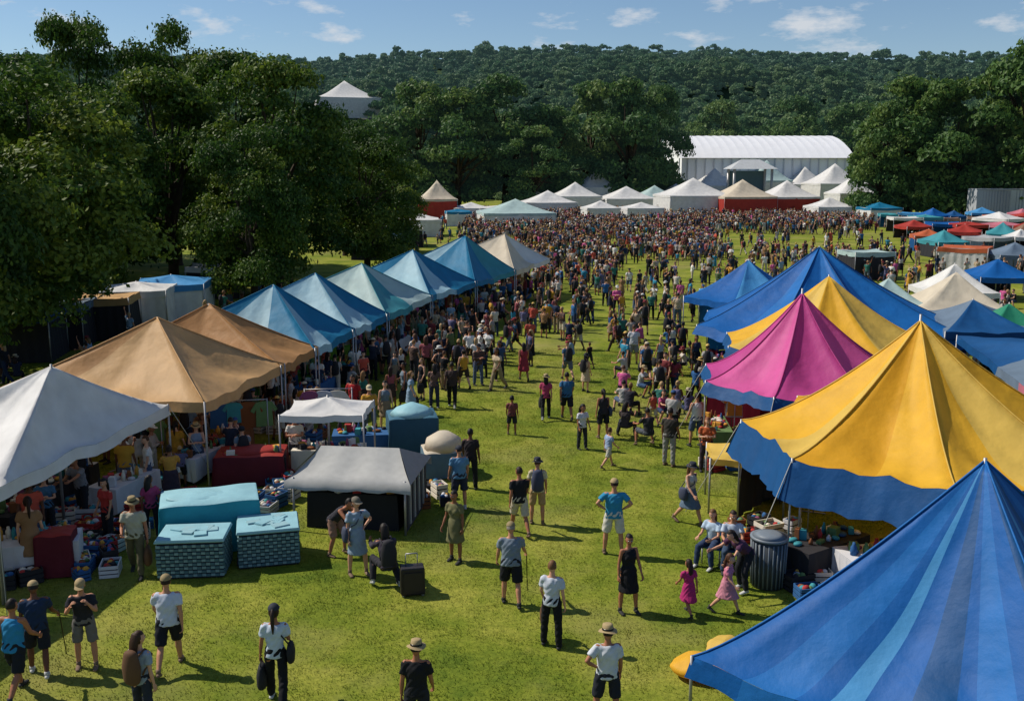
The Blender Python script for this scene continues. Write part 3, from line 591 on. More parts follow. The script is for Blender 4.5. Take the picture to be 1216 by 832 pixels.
# ------------------------------------------------------------ tents
def canopy(name,cor,peak,ez,mats,colf,val=.28,flare=.03,valmat=None,sag=.10,conc=1.35,m=10,n=12,poles=True,ropes=False,wr=.03,base=0,scal=0,walls=(),seam=None,finial=.04):
    mb=MB(); nc=len(cor); pk=Vector(peak); cen=Vector((sum(c[0] for c in cor)/nc,sum(c[1] for c in cor)/nc,ez))
    ph=R.uniform(0,9)
    for i in range(nc):
        a=Vector((*cor[i],ez)); b=Vector((*cor[(i+1)%nc],ez)); grid=[]
        for j in range(m+1):
            s=j/m; q=4*s*(1-s); e=a.lerp(b,s); out=(e-cen); out.z=0; out.normalize()
            e=e-out*sag*q*1.2-Vector((0,0,sag*q*.7)); row=[]
            for k in range(n+1):
                t=k/n; p=e.lerp(pk,t); tz=t**conc
                p.z=e.z+(pk.z-e.z)*tz-(q*math.sin(math.pi*min(1,t*1.05))*sag*1.0)
                p.z+=q*wr*math.sin(s*19+ph+2*math.sin(t*4+i))*(1-t)+q*wr*.8*math.sin(t*13+s*7+ph)*(1-t)
                row.append(p)
            grid.append(row)
        for j in range(m):
            for k in range(n):
                mb.add([grid[j][k],grid[j+1][k],grid[j+1][k+1],grid[j][k+1]],[(0,1,2,3)],colf(i,(j+.5)/m,(k+.5)/n),False)
        if seam is not None:
            mb.tube([p+Vector((0,0,.006)) for p in grid[0]],[.018]*(n+1),5,seam)
        if val:
            vm=valmat if valmat is not None else None; rows=5
            g2=[]
            for j in range(m*2+1):
                s=j/(m*2); f=s*m; j0=min(int(f),m-1); p=grid[j0][0].lerp(grid[j0+1][0],f-j0); out=(p-cen); out.z=0; out.normalize(); col=[]
                for k in range(rows+1):
                    t=k/rows; sc=scal*abs(math.sin(s*math.pi*m)) if scal else 0
                    col.append(p+out*(flare*t+.03*math.sin(s*40+ph)*t*(1 if k<5 else 1.2))+Vector((0,0,-(val-sc)*t-.004)))
                g2.append(col)
            for j in range(m*2):
                for k in range(rows): mb.add([g2[j][k],g2[j][k+1],g2[j+1][k+1],g2[j+1][k]],[(0,1,2,3)],vm if vm is not None else colf(i,(j+.5)/(2*m),0),False)
        if i in walls:
            w=[a-Vector((0,0,.05)),b-Vector((0,0,.05)),Vector((b.x,b.y,base)),Vector((a.x,a.y,base))]; 
            K=24; top=[w[0].lerp(w[1],t/K) for t in range(K+1)]; nr=(b-a).cross(Vector((0,0,1))).normalized()
            vv=[];
            for t,p in enumerate(top):
                o=nr*.05*math.sin(t*1.7+ph); vv.append(p-(p-cen).normalized()*.15); vv.append(Vector((p.x,p.y,base+.02))+o)
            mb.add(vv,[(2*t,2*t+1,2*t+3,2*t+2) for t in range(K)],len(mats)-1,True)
    if poles:
        for c in cor: mb.tube([(c[0],c[1],base),(c[0],c[1],ez+.02)],[.028,.025],8,len(mats))
        mb.tube([(pk.x,pk.y,base),(pk.x,pk.y,pk.z+finial)],[.04,.03],8,len(mats))
    if ropes:
        for c in cor:
            o=(Vector((*c,ez))-cen); o.z=0; o.normalize(); mb.tube([(c[0],c[1],ez),(c[0]+o.x*1.3,c[1]+o.y*1.3,base+.03)],[.008,.008],5,len(mats)+1)
    me=mb.mesh(name,list(mats)+[METAL,ROPE])
    bm=bmesh.new(); bm.from_mesh(me); bmesh.ops.remove_doubles(bm,verts=bm.verts,dist=.003)
    for f in bm.faces: f.smooth=True
    bm.to_mesh(me); bm.free()
    return place(name,me,(0,0,0))
TAN=fab('tan','#cda470'); TAN2=fab('tan_dark','#b88a58'); WHT=fab('white','#d9d8d5',.15); BL1=fab('blue','#1a7ca6'); BL2=fab('light_blue','#a6ccda'); TEAL=fab('teal','#4499a4'); CREAM=fab('cream','#d8ccb6'); NAVY=fab('navy','#0e4c82',.15)
ROY=fab('royal_blue','#0a5ca6',.2); SKY=fab('sky_blue','#4a94cc',.2); YEL=fab('yellow','#f0b834',.3); PNK=fab('pink','#dc60a4',.3); GOLD=fab('gold','#e4c05c',.3); GRN=fab('green','#2c8c6c'); RED=fab('red','#b03c32'); MAROON=fab('maroon','#6c2030'); PALE=fab('pale_teal','#b4ccca')
AZUR=fab('azure','#1a6cb6',.2); PNK2=fab('deep_pink','#c64a94',.3); YEL2=fab('deep_yellow','#e4a826',.3); SLATE=fab('slate','#6f8296'); BROWN=fab('brown','#8a6a58'); ROSE=fab('rose','#c87888')
def row_tent(i,mats,colf,name='market_canopy_tent',pz=4.5,off=2.4,ez=2.45,W=6.6):
    a=Vector(E[i]).to_3d(); b=Vector(E[i+1]).to_3d(); d=(b-a).normalized(); Ln=Vector((-d.y,d.x,0))
    c=[(a-d*.15),(b+d*.15),(b+d*.15)+Ln*W,(a-d*.15)+Ln*W]; pk=(a+b)/2+Ln*off
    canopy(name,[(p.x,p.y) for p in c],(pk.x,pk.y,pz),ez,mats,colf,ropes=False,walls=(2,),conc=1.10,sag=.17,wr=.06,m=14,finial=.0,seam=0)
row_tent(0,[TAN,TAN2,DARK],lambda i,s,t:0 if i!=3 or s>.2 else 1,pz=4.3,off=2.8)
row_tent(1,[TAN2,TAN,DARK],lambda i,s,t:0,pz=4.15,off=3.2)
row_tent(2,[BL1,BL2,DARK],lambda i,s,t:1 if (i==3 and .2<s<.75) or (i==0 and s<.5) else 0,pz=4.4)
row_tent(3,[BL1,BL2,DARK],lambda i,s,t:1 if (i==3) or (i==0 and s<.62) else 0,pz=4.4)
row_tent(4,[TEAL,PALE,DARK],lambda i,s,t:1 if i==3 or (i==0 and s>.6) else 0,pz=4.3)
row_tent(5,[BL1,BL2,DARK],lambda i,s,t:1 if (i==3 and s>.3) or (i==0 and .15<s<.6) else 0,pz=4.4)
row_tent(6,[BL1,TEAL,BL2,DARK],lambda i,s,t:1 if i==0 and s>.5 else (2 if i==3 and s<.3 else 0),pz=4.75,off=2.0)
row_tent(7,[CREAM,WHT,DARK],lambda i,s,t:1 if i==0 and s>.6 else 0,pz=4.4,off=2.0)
canopy('market_canopy_tent',[(-10.3,19.0),(-9.3,26.2),(-14.6,26.9),(-15.6,19.7)],(-11.0,23.3,4.05),2.4,[WHT,DARK],lambda i,s,t:0,sag=.20,ropes=True,walls=(2,),wr=.06,conc=1.2,m=16)
canopy('market_canopy_tent',[(-10.9,14.5),(-10.3,18.9),(-15.6,19.5),(-16.2,15)],(-13.2,17.2,4.0),2.35,[WHT,DARK],lambda i,s,t:0,sag=.16,walls=(2,))
def ngon(cx,cy,r,n,rot=0,sy=1): return [(cx+r*math.cos(rot+2*math.pi*k/n),cy+r*sy*math.sin(rot+2*math.pi*k/n)) for k in range(n)]
canopy('festival_tent',ngon(7.5,14.9,4.6,4,math.pi),(7.4,15.0,4.2),.95,[ROY,SKY,AZUR,NAVY,NAVY],lambda i,s,t:[0,0,2,2,0,1,0,0,3,3,0,2,2,0,0,3][int(s*16)%16],val=.35,flare=.08,sag=.24,conc=1.25,m=16,n=20,ropes=False,wr=.11,seam=2)
canopy('festival_tent',ngon(9.9,22.7,4.4,8,math.pi/8+.1),(9.5,22.9,5.2),2.55,[YEL,YEL2,GOLD,NAVY,DARK],lambda i,s,t:(0 if i%2 else 1) if s<.5 else (0,2)[i%2],val=.85,flare=.35,valmat=3,sag=.20,conc=1.45,m=10,n=18,ropes=True,walls=(0,1,2),wr=.07,seam=2,finial=.15)
canopy('festival_tent',ngon(9.3,30.2,3.5,8,.2),(8.8,30,4.95),2.35,[PNK,PNK2,NAVY,MAROON],lambda i,s,t:i%2,val=.35,flare=.2,valmat=2,sag=.16,conc=1.5,m=8,n=16,ropes=True,walls=(0,1,2,7),wr=.06,seam=1,finial=.15)
canopy('festival_tent',ngon(11.7,36,4.0,8,.2),(11.5,36,4.85),2.4,[GOLD,YEL,NAVY],lambda i,s,t:i%2,val=.4,flare=.2,valmat=2,sag=.12,conc=1.35,walls=(0,1,2,7),wr=.05)
canopy('festival_tent',ngon(13.9,43.3,5.9,8,.1),(13.4,43.5,5.3),2.0,[ROY,AZUR,NAVY],lambda i,s,t:1 if s>.5 else 0,val=.4,flare=.2,sag=.2,conc=1.25,walls=(0,1,2,7),wr=.08,seam=2)
canopy('festival_tent',ngon(12.0,50.5,3.3,6,.1),(12.0,50.5,4.1),2.3,[SKY,ROY,NAVY],lambda i,s,t:i%2,val=.3,sag=.12,walls=(0,1))
canopy('market_canopy_tent',[(14.6,26.5),(18.2,26.5),(22.0,37.5),(17.0,37.5)],(17.6,32.0,3.1),2.4,[NAVY,ROSE,SLATE,DARK],lambda i,s,t:(1 if s>.75 else 2) if i==3 and s>.5 else (1 if i==0 and s<.4 else 0),sag=.1,walls=(1,))
canopy('market_canopy_tent',[(17.2,39),(20.8,39),(22.6,45),(19.0,45)],(19.6,42,3.2),2.3,[NAVY,SLATE,DARK],lambda i,s,t:i%2,sag=.1,walls=(1,))
canopy('market_canopy_tent',ngon(21.7,48.5,3.1,4,.6),(21.7,48.5,3.7),2.1,[CREAM,PALE,DARK],lambda i,s,t:0,sag=.1)
canopy('market_canopy_tent',ngon(18.8,49.5,2.3,4,.7),(18.8,49.5,3.3),2.1,[PALE,PALE,DARK],lambda i,s,t:0,sag=.1)
canopy('market_canopy_tent',ngon(20.9,41.5,2.3,4,.7),(20.9,41.5,3.1),2.0,[GRN,PALE,DARK],lambda i,s,t:0,sag=.1)
canopy('market_canopy_tent',ngon(24.5,55,2.6,4,.7),(24.5,55,3.5),2.1,[WHT,PALE,DARK],lambda i,s,t:0,sag=.1)
def far_tent(u,v,pxw,vp,c1,c2,ratio=.9,ze=None,bz=0,d=None,yaw=.15,name='marquee_tent',walls=(0,1,2,3)):
    if d is None: d=px_to_ground(u,v).y
    x=xat(d,u); w=pxw/F*d/2; pz=zat(d,vp); ez=ze if ze else bz+max(2.2,(pz-bz)*.55); c=math.cos(yaw);s=math.sin(yaw)
    cor=[(x+a*w*c-b*w*ratio*s,d+a*w*s+b*w*ratio*c) for a,b in((-1,-1),(1,-1),(1,1),(-1,1))]
    canopy(name,cor,(x,d,pz),ez,[c1,c1,c2],lambda i,s,t:0,val=.35,sag=.12,m=4,n=6,walls=walls,base=bz,wr=.01)
for t in [(612,270,84,236,PALE,WHT),(650,256,60,226,WHT,WHT),(682,252,54,216,WHT,WHT),(705,246,46,202,WHT,WHT),(742,252,60,221,WHT,WHT),(785,238,48,192,NAVY,DARK),(775,250,48,220,PALE,WHT),
  (820,256,76,211,WHT,WHT),(878,257,64,213,CREAM,RED),(930,256,60,214,WHT,RED),(985,246,58,194,WHT,WHT),(981,260,46,234,WHT,WHT),(520,262,44,214,CREAM,RED),(497,280,52,252,WHT,WHT),(470,292,62,262,WHT,DARK),(448,306,60,276,PALE,DARK),(545,268,30,248,BL1,WHT),
  (202,378,86,326,SKY,WHT),(160,388,80,334,WHT,WHT),(120,400,70,352,TAN,DARK),(712,262,40,238,WHT,WHT),(845,244,50,200,WHT,WHT),(905,243,48,190,PALE,WHT),(950,243,46,198,WHT,WHT),(870,242,44,206,WHT,WHT),(560,262,44,240,WHT,WHT),(590,262,44,244,WHT,DARK),(635,248,48,226,CREAM,WHT),(760,262,44,240,WHT,WHT),(1040,262,40,240,BL1,WHT),(1028,330,50,302,PALE,DARK),(430,268,40,244,WHT,WHT),(255,352,60,318,WHT,DARK),(1005,252,46,210,WHT,WHT),(800,246,44,218,WHT,WHT),(60,410,80,368,SLATE,DARK),(20,425,80,380,NAVY,DARK)]:
    far_tent(*t)
ORG=fab('orange','#c86840')
cols=[RED,BL1,SLATE,WHT,ROSE,NAVY,WHT,BROWN,TEAL,ORG,GREY,SKY,ROY,WHT,NAVY,RED]
for r,(d,u0,u1,st) in enumerate([(70,1190,1290,60),(84,1150,1280,50),(96,1125,1260,42),(108,1105,1250,38),(121,1085,1250,33),(135,1065,1240,30),(150,1050,1240,27)]):
    u=u0
    while u<u1:
        v=416+F*math.tan(math.atan(H/d)-PITCH); far_tent(u+R.uniform(-7,7),v,st*R.uniform(.7,1.15),v-R.uniform(22,35)*100/d,R.choice(cols),R.choice([WHT,DARK,NAVY,SLATE,DARK]),yaw=R.uniform(-.6,.7),d=d+R.uniform(-4,4),ratio=R.uniform(.8,1.4),ze=R.uniform(1.6,2.2),walls=R.choice(((0,1,2,3),(1,2),(2,)))); u+=st
kz=28; far_tent(415,0,72,96,WHT,WHT,1.0,d=385,bz=kz-1.5,ze=zat(385,118),yaw=.3)
# long low white marquee hall with a curved roof
mb=MB(); d=242; x0,x1=xat(d,806),xat(d,1004); ze=zat(d,188); zr=zat(d,158); dp=44
mb.box(((x0+x1)/2,d+dp/2,ze/2),(x1-x0,dp,ze),0,0)
nb=20; K=10
for i in range(nb):
    xa=x0-.6+(x1-x0+1.2)*i/nb; xb=x0-.6+(x1-x0+1.2)*(i+1)/nb; vs=[];fs=[]
    for q in range(4):
        x=xa+(xb-xa)*q/3; sg=.12*math.sin(math.pi*q/3)
        for k in range(K+1):
            t=k/K; vs.append((x,d-1+(dp+2)*t,ze+.05+(zr-ze)*math.sin(math.pi*t)**.85-sg*math.sin(math.pi*t)))
    for q in range(3):
        for k in range(K): fs.append((q*(K+1)+k,(q+1)*(K+1)+k,(q+1)*(K+1)+k+1,q*(K+1)+k+1))
    mb.add(vs,fs,1,True)
    mb.box((xa,d-.15,ze/2),(.25,.3,ze),0,2)
mb.add([(x1,d,ze)]+[(x1+.2,d+dp*k/8,ze+(zr-ze)*math.sin(math.pi*k/8)**.85) for k in range(1,8)]+[(x1,d+dp,ze)],[tuple(range(9))],0)
mb.add([(x0,d,ze)]+[(x0-.2,d+dp*k/8,ze+(zr-ze)*math.sin(math.pi*k/8)**.85) for k in range(1,8)]+[(x0,d+dp,ze)],[tuple(range(8,-1,-1))],0)
mb.obj('marquee_hall',[mat('hall_wall',(.82,.84,.86)),mat('hall_roof',(.74,.75,.77),.5,.06,.4),mat('grey_frame',(.6,.62,.65))])
mb=MB(); d=215; cx=xat(d,890); 
for sx in(-1,1):
    for sy in (0,6): mb.tube([(cx+sx*4,d+sy,0),(cx+sx*4,d+sy,8.4)],[.3,.3],6,0)
mb.box((cx,d+3,.8),(9,7,1.6),0,1); mb.box((cx,d+6.2,4.5),(8,.2,7),0,2)
mb.add([(cx-5,d-1,8.4),(cx+5,d-1,8.4),(cx+5,d+7,8.4),(cx-5,d+7,8.4),(cx-2,d+3,10.4),(cx+2,d+3,10.4)],[(0,1,5,4),(1,2,5),(2,3,4,5),(3,0,4)],3); mb.obj('outdoor_stage',[METAL,DARK,mat('stage_backdrop',(.08,.14,.20)),fab('stage_roof','#c8ccd0')])
for k,(u,w) in enumerate(((1168,10),(1204,11))):
    d=160+k*3; x=xat(d,u); mb=MB(); hh=zat(d,224); mb.box((x,d,hh/2),(w*.55,3,hh),0.05,0)
    for i in range(12): mb.box((x-w*.26+i*w*.047,d-1.55,hh/2),(.10,.08,hh*.9),.0,1)
    mb.box((x,d-1.6,hh-.1),(w*.56,.12,.2),0,1); mb.obj('site_container',[mat('container_%d'%k,[(.35,.37,.40),(.5,.52,.54)][k]),mat('container_rib',(.28,.30,.33))])
print('tents',time.time()-T0)
# ------------------------------------------------------------ stall furniture
GC=[mat('goods_%d'%i,hx(c)) for i,c in enumerate(['#a83232','#d8d0c0','#2c5a8c','#c8923a','#2a2a2e','#5c7a4a','#8c4a6c','#c8c8cc','#3a8c96','#7a4a2a'])]
def stall_table(x,y,rz,L=2.2,clothm=None,name='stall_table',goods=26):
    mb=MB(); mats=[WOOD,clothm or GC[R.choice((1,2,4,4,5,7,9))]]+GC
    mb.box((0,0,.735),(L,.8,.04),0,0)
    for a in(-1,1):
        for b in(-1,1): mb.tube([(a*(L/2-.1),b*.32,0),(a*(L/2-.1),b*.32,.72)],[.022,.022],6,0)
    n=40; pr=[]; per=[(-L/2-.02,-.43),(L/2+.02,-.43),(L/2+.02,.43),(-L/2-.02,.43)]
    for s in range(4):
        a=Vector(per[s]);b=Vector(per[(s+1)%4]); 
        for k in range(n//4): pr.append(a.lerp(b,k/(n/4)))
    vs=[(p.x,p.y,.762) for p in pr]+[(p.x*(1+.02*math.sin(i*2.1)),p.y*(1.04+.05*math.sin(i*1.9)),.14+.05*math.sin(i*.6)) for i,p in enumerate(pr)]
    nn=len(pr); mb.add(vs,[(i,(i+1)%nn,nn+(i+1)%nn,nn+i) for i in range(nn)]+[tuple(range(nn))],1,False)
    for k in range(goods):
        gx=R.uniform(-L/2+.15,L/2-.15); gy=R.uniform(-.3,.3); t=R.randrange(3); gm=2+R.randrange(10)
        if t==0: h=R.uniform(.06,.25); mb.box((gx,gy,.765+h/2),(R.uniform(.10,.28),R.uniform(.10,.22),h),R.uniform(0,1.5),gm,.95,.01)
        elif t==1: h=R.uniform(.12,.3); r=R.uniform(.03,.07); mb.tube([(gx,gy,.766),(gx,gy,.766+h*.6),(gx,gy,.766+h*.8),(gx,gy,.766+h)],[r,r,r*.5,r*.45],8,gm)
        else: mb.ell((gx,gy,.80),(R.uniform(.07,.14),R.uniform(.07,.12),.05),gm)
    return mb.obj(name,mats,(x,y,0),rz)
def garment(mb,c,s,m,rz):
    M=Matrix.Translation(c)@Matrix.Rotation(rz,4,'Z')
    pr=[(-.09,0),(-.20,-.03),(-.33,-.22),(-.25,-.28),(-.19,-.18),(-.21,-.62),(.21,-.62),(.19,-.18),(.25,-.28),(.33,-.22),(.20,-.03),(.09,0)]
    vs=[M@Vector((x*s,-.02+.01*math.sin(i),z*s)) for i,(x,z) in enumerate(pr)]+[M@Vector((x*s,.02,z*s)) for x,z in pr]; n=len(pr)
    mb.add(vs,[tuple(range(n)),tuple(range(2*n-1,n-1,-1))]+[(i,(i+1)%n,n+(i+1)%n,n+i) for i in range(n)],m)
def rack(x,y,rz,L=1.8,name='clothes_rack',flat=False):
    mb=MB()
    for a in(-1,1): mb.tube([(a*L/2,0,0),(a*L/2,0,1.75)],[.018,.018],6,0); mb.tube([(a*L/2,-.3,.03),(a*L/2,.3,.03)],[.018,.018],6,0)
    mb.tube([(-L/2,0,1.72),(L/2,0,1.72)],[.016,.016],6,0)
    k=-L/2+.15
    while k<L/2-.1: garment(mb,Vector((k,0,1.66)),R.uniform(.9,1.4),1+R.randrange(10),(math.pi/2 if not flat else 0)+R.uniform(-.3,.3)); k+=.11 if not flat else .45
    return mb.obj(name,[METAL]+GC,(x,y,0),rz)
def crates(x,y,n=5,name='crate_stack'):
    mb=MB(); 
    for k in range(n):
        h=R.uniform(.22,.42); w=R.uniform(.35,.6); X=(k%3-1)*.62+R.uniform(-.08,.08);Y=(k//3)*.55+R.uniform(-.06,.06); a=R.uniform(-.3,.3); z0=0
        cm_=R.choice((9,4,2,0,1,7))
        for s in (-1,1):
            for q in range(3):
                zz=z0+h*(.17+.33*q); Mx=Matrix.Rotation(a,3,'Z')
                o=Mx@Vector((0,s*w*.35,0)); mb.box((X+o.x,Y+o.y,zz),(w,.02,h*.24),a,cm_)
                o=Mx@Vector((s*w*.5,0,0)); mb.box((X+o.x,Y+o.y,zz),(.02,w*.66,h*.24),a,cm_)
        mb.box((X,Y,z0+h*.4),(w*.94,w*.62,h*.75),a,4)
        for q in range(7): 
            o=Matrix.Rotation(a,3,'Z')@Vector((R.uniform(-w*.35,w*.35),R.uniform(-w*.22,w*.22),0)); mb.ell((X+o.x,Y+o.y,z0+h*.82),(R.uniform(.05,.10),R.uniform(.05,.09),R.uniform(.04,.1)),R.randrange(10),None,7,5)
    return mb.obj(name,GC,(x,y,0),R.uniform(0,3))
for i in range(8):
    a=Vector(E[i]);b=Vector(E[i+1]);d=(b-a).normalized(); Ln=Vector((-d.y,d.x)); c=(a+b)/2; rz=math.atan2(d.y,d.x); Lg=(b-a).length
    p=c+Ln*.9; stall_table(p.x,p.y,rz,min(2.4,Lg*.6)); p=a+d*.8+Ln*2.6; rack(p.x,p.y,rz+1.3); p=b-d*.8+Ln*3.4; rack(p.x,p.y,rz,flat=True)
    if i<3: p=a+d*1.2+Ln*.5; crates(p.x,p.y)
for y in (20.2,23,25.3): stall_table(-11.9,y,1.45,2.1,DARK if y>22 else None); rack(-13.6,y,1.5,flat=y>22)
for (x,y) in ((-10.6,21.6),(-10.9,24.2),(-9.9,26),(-12.2,19.2),(-9.6,22.6),(-9.3,21.2),(-9.0,24.6)): crates(x,y,6)
stall_table(-10.4,20.6,.3,1.8); stall_table(-10.1,24.9,1.3,1.8); stall_table(-8.9,27.6,1.3,2.0); stall_table(-7.3,27.0,.2,1.8); stall_table(-4.6,29.5,.1,1.7); rack(-8.3,29.6,.2,1.6,flat=True); rack(-5.9,31.2,.1,1.5,flat=True)
for (x,y,rz) in ((6.8,20.6,.6),(6.8,26,1.5),(6.4,30.5,1.5),(8.4,35.3,1.5),(8.9,42,1.4),(7.9,19.9,.2)): stall_table(x,y,rz,2.0)
for (x,y) in ((6.9,21.8),(6.2,22.6),(6.6,28.2),(8.6,38.2),(6.7,19.4)): crates(x,y)
rack(7.4,23.5,1.2,flat=True); rack(7.2,31.5,1.4)
g=px_to_ground(948,642); mb=MB(); mb.tube([(0,0,0),(0,0,1.0)],[.03,.03],8,1); mb.tube([(0,-.03,1.25),(0,.03,1.25)],[.30,.30],24,0); mb.tube([(0,-.045,1.25),(0,-.033,1.25)],[.22,.22],24,2); mb.tube([(0,-.06,1.25),(0,-.05,1.25)],[.15,.15],24,0); mb.obj('round_sign',[GC[0],METAL,WHITEP],g,0)
def draped(w,dp,h,wob=.03):
    mb=MB(); n=48; per=[(-w/2,-dp/2),(w/2,-dp/2),(w/2,dp/2),(-w/2,dp/2)]; pr=[]
    for s in range(4):
        a=Vector(per[s]);b=Vector(per[(s+1)%4])
        for k in range(n//4): pr.append(a.lerp(b,k/(n/4)))
    lv=[(.03,1.05,1),(h*.35,1.03,.8),(h*.75,1.0,.35),(h*.95,1.0,.1),(h,.985,0),(h+.015,.95,0),(h+.05,.6,0)]
    vs=[]
    for z,k,f in lv:
        for i,p in enumerate(pr): q=1+wob*f*math.sin(i*1.9+z*2); vs.append((p.x*k*q,p.y*k*q,z+(.015*math.sin(i*.8) if z>.1 else 0)))
    nn=len(pr); fs=[(r*nn+i,r*nn+(i+1)%nn,(r+1)*nn+(i+1)%nn,(r+1)*nn+i) for r in range(len(lv)-1) for i in range(nn)]
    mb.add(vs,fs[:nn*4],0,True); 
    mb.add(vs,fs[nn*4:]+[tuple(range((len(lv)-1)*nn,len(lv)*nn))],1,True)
    return mb
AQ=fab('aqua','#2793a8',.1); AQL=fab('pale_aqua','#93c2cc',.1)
mb=draped(2.2,1.3,1.2); 
mb.ell((-.3,0,1.22),(.7,.4,.06),1,None,16,6); mb.obj('draped_table',[AQ,AQL],px_to_ground(252,646),.30)
def hamper(u,v,w,dp,h,rz):
    g=px_to_ground(u,v); mb=MB(); mb.box((0,0,h/2),(w*.97,dp*.97,h*.98),0,0)
    nw=int(w/.09); nz=int(h/.085)
    for k in range(nz):
        z=.05+k*(h-.08)/nz
        for s in(-1,1):
            for i in range(nw): 
                o=.012 if (i+k)%2 else .0; X=-w/2+(i+.5)*w/nw
                mb.box((X,s*(dp*.485+.012+o),z+.03),(w/nw*.9,.03,.055),0,1+(i+k)%2)
            nd=int(dp/.09)
            for i in range(nd):
                o=.012 if (i+k)%2 else .0; Y=-dp/2+(i+.5)*dp/nd
                mb.box((s*(w*.485+.012+o),Y,z+.03),(.03,dp/nd*.9,.055),0,1+(i+k)%2)
    mb.box((0,0,h+.03),(w*1.05,dp*1.05,.07),0,3,.98,.02)
    for k in range(9): mb.box((R.uniform(-w*.32,w*.32),R.uniform(-dp*.3,dp*.3),h+.075+k*.002),(R.uniform(.2,.4),R.uniform(.15,.3),.03),R.uniform(0,1.5),3+k%2,.95)
    mb.obj('wicker_hamper',[DARK,mat('wicker_a',(.20,.33,.36)),mat('wicker_b',(.07,.15,.18)),AQL,mat('folded_linen',(.25,.42,.46))],g,rz)
hamper(233,676,1.40,1.0,.82,.1); hamper(320,662,1.30,1.1,.80,.25)
g=px_to_ground(430,614); mb=MB(); w,dp,ez,rz_=2.9,2.3,1.35,1.85
for a in(-1,1):
    for b in(-1,1): mb.tube([(a*w/2*.95,b*dp/2*.95,0),(a*w/2*.95,b*dp/2*.95,ez)],[.03,.03],6,2)
K=12
for s in(-1,1):
    vs=[];fs=[]
    for j in range(K+1):
        f=j/K*2-1
        for k in range(5):
            t=k/4; x=f*((w/2+.1)*(1-t)+(w/2-.45)*t); vs.append((x,s*(dp/2+.1)*(1-t),ez-.05+(rz_-ez+.05)*t-.08*math.sin(math.pi*t)*(1+.5*math.sin(j*1.3))))
        vs.append((f*(w/2+.1),s*(dp/2+.12),ez-.25+.03*math.sin(j*2)))
    for j in range(K):
        for k in range(4): fs.append((j*6+k,(j+1)*6+k,(j+1)*6+k+1,j*6+k+1))
        fs.append((j*6+5,(j+1)*6+5,(j+1)*6,j*6))
    mb.add(vs,fs,0,True)
for s in (-1,1):
    mb.add([(s*(w/2+.1),-dp/2-.1,ez-.05),(s*(w/2+.1),dp/2+.1,ez-.05),(s*(w/2-.45),0,rz_)],[(0,1,2)],4)
for k in range(9): mb.box((w/2-.02,-dp/2+.15+k*.25,ez/2+.05),(.03,.11,ez*.8),0,0 if k%2 else 3)
mb.box((w/2-.06,0,ez/2),(.03,dp*.9,ez*.9),0,3); mb.box((0,dp/2-.1,ez/2),(w*.9,.04,ez*.9),0,3)
mb.box((0,-.4,.45),(w*.8,.9,.9),0,1,.97,.02)
for k in range(14): mb.box((R.uniform(-1.1,1.1),R.uniform(-.75,-.1),.97),(.2,.16,.14),R.random(),5+k%6)
mb.obj('gabled_stall_tent',[mat('grey_roof_canvas',(.40,.40,.38)),DARK,METAL,mat('charcoal_wall',(.06,.06,.07)),mat('dark_grey_canvas',(.22,.22,.22))]+GC,g,-.12)
g=px_to_ground(392,560); canopy('small_canopy',[(g.x-1.2,g.y-.9),(g.x+1.15,g.y-.9),(g.x+1.2,g.y+.9),(g.x-1.15,g.y+.9)],(g.x,g.y,2.25),1.92,[WHT,DARK],lambda i,s,t:0,val=.18,sag=.06,m=6,n=8); stall_table(g.x,g.y,0,2.0,GC[1],goods=34)
mb=draped(1.5,1.3,1.25); mb.tube([(0,0,1.27),(0,0,1.45),(0,0,1.62)],[.70,.5,.08],14,2,False); mb.obj('draped_kiosk',[mat('slate_blue_cloth',hx('#2f5468')),mat('slate_blue_top',hx('#3a6478')),AQL],px_to_ground(490,538),.2)
mb=draped(1.2,1.1,.75); mb.tube([(0,0,.77),(0,0,1.05),(0,0,1.25)],[.56,.5,.18],14,2,False); mb.obj('draped_kiosk',[mat('slate_cloth',hx('#5a7484')),CREAM,CREAM],px_to_ground(527,562),.2)
mb=draped(1.9,1.2,.85); mb.ell((0,0,.88),(.85,.5,.12),2); mb.obj('red_covered_table',[MAROON,RED,RED],px_to_ground(300,570),.1)
mb=draped(.75,.65,.95); mb.obj('red_bin',[MAROON,RED],px_to_ground(70,680),.2)
for u,v in ((35,670),(105,650),(20,640),(330,600),(445,560),(415,545),(130,670),(0,700),(75,630),(345,575),(460,575),(380,520),(520,590)): 
    g=px_to_ground(u,v); crates(g.x,g.y,6)
g=px_to_ground(490,705); mb=MB(); mb.box((0,0,.33),(.50,.30,.58),0,0,.98,.03)
for s in(-1,1): mb.tube([(s*.2,-.1,.0),(s*.2,-.1,.06)],[.03,.03],8,1); mb.tube([(s*.2,.1,.0),(s*.2,.1,.06)],[.03,.03],8,1); mb.tube([(s*.12,.1,.6),(s*.12,.1,.85)],[.01,.01],6,1)
mb.tube([(-.12,.1,.85),(.12,.1,.85)],[.015,.015],6,1); mb.box((0,-.16,.33),(.4,.03,.4),0,0,.95,.01); mb.obj('suitcase',[mat('suitcase_black',(.025,.02,.02),.5),METAL],g,.2)
g=px_to_ground(295,672); mb=MB(); mb.box((0,0,.25),(.45,.25,.42),0,0,.9,.04); mb.tube([(-.1,0,.45),(-.08,0,.56),(.08,0,.56),(.1,0,.45)],[.012]*4,6,0); mb.obj('carry_bag',[DARK],g,.1)
g=px_to_ground(911,694); mb=MB(); mb.tube([(0,0,0),(0,0,1.05)],[.33,.36],24,0); 
for k in range(24): a=2*math.pi*k/24; mb.tube([(math.cos(a)*.345,math.sin(a)*.345,.04),(math.cos(a)*.37,math.sin(a)*.37,1.0)],[.018,.018],5,1)
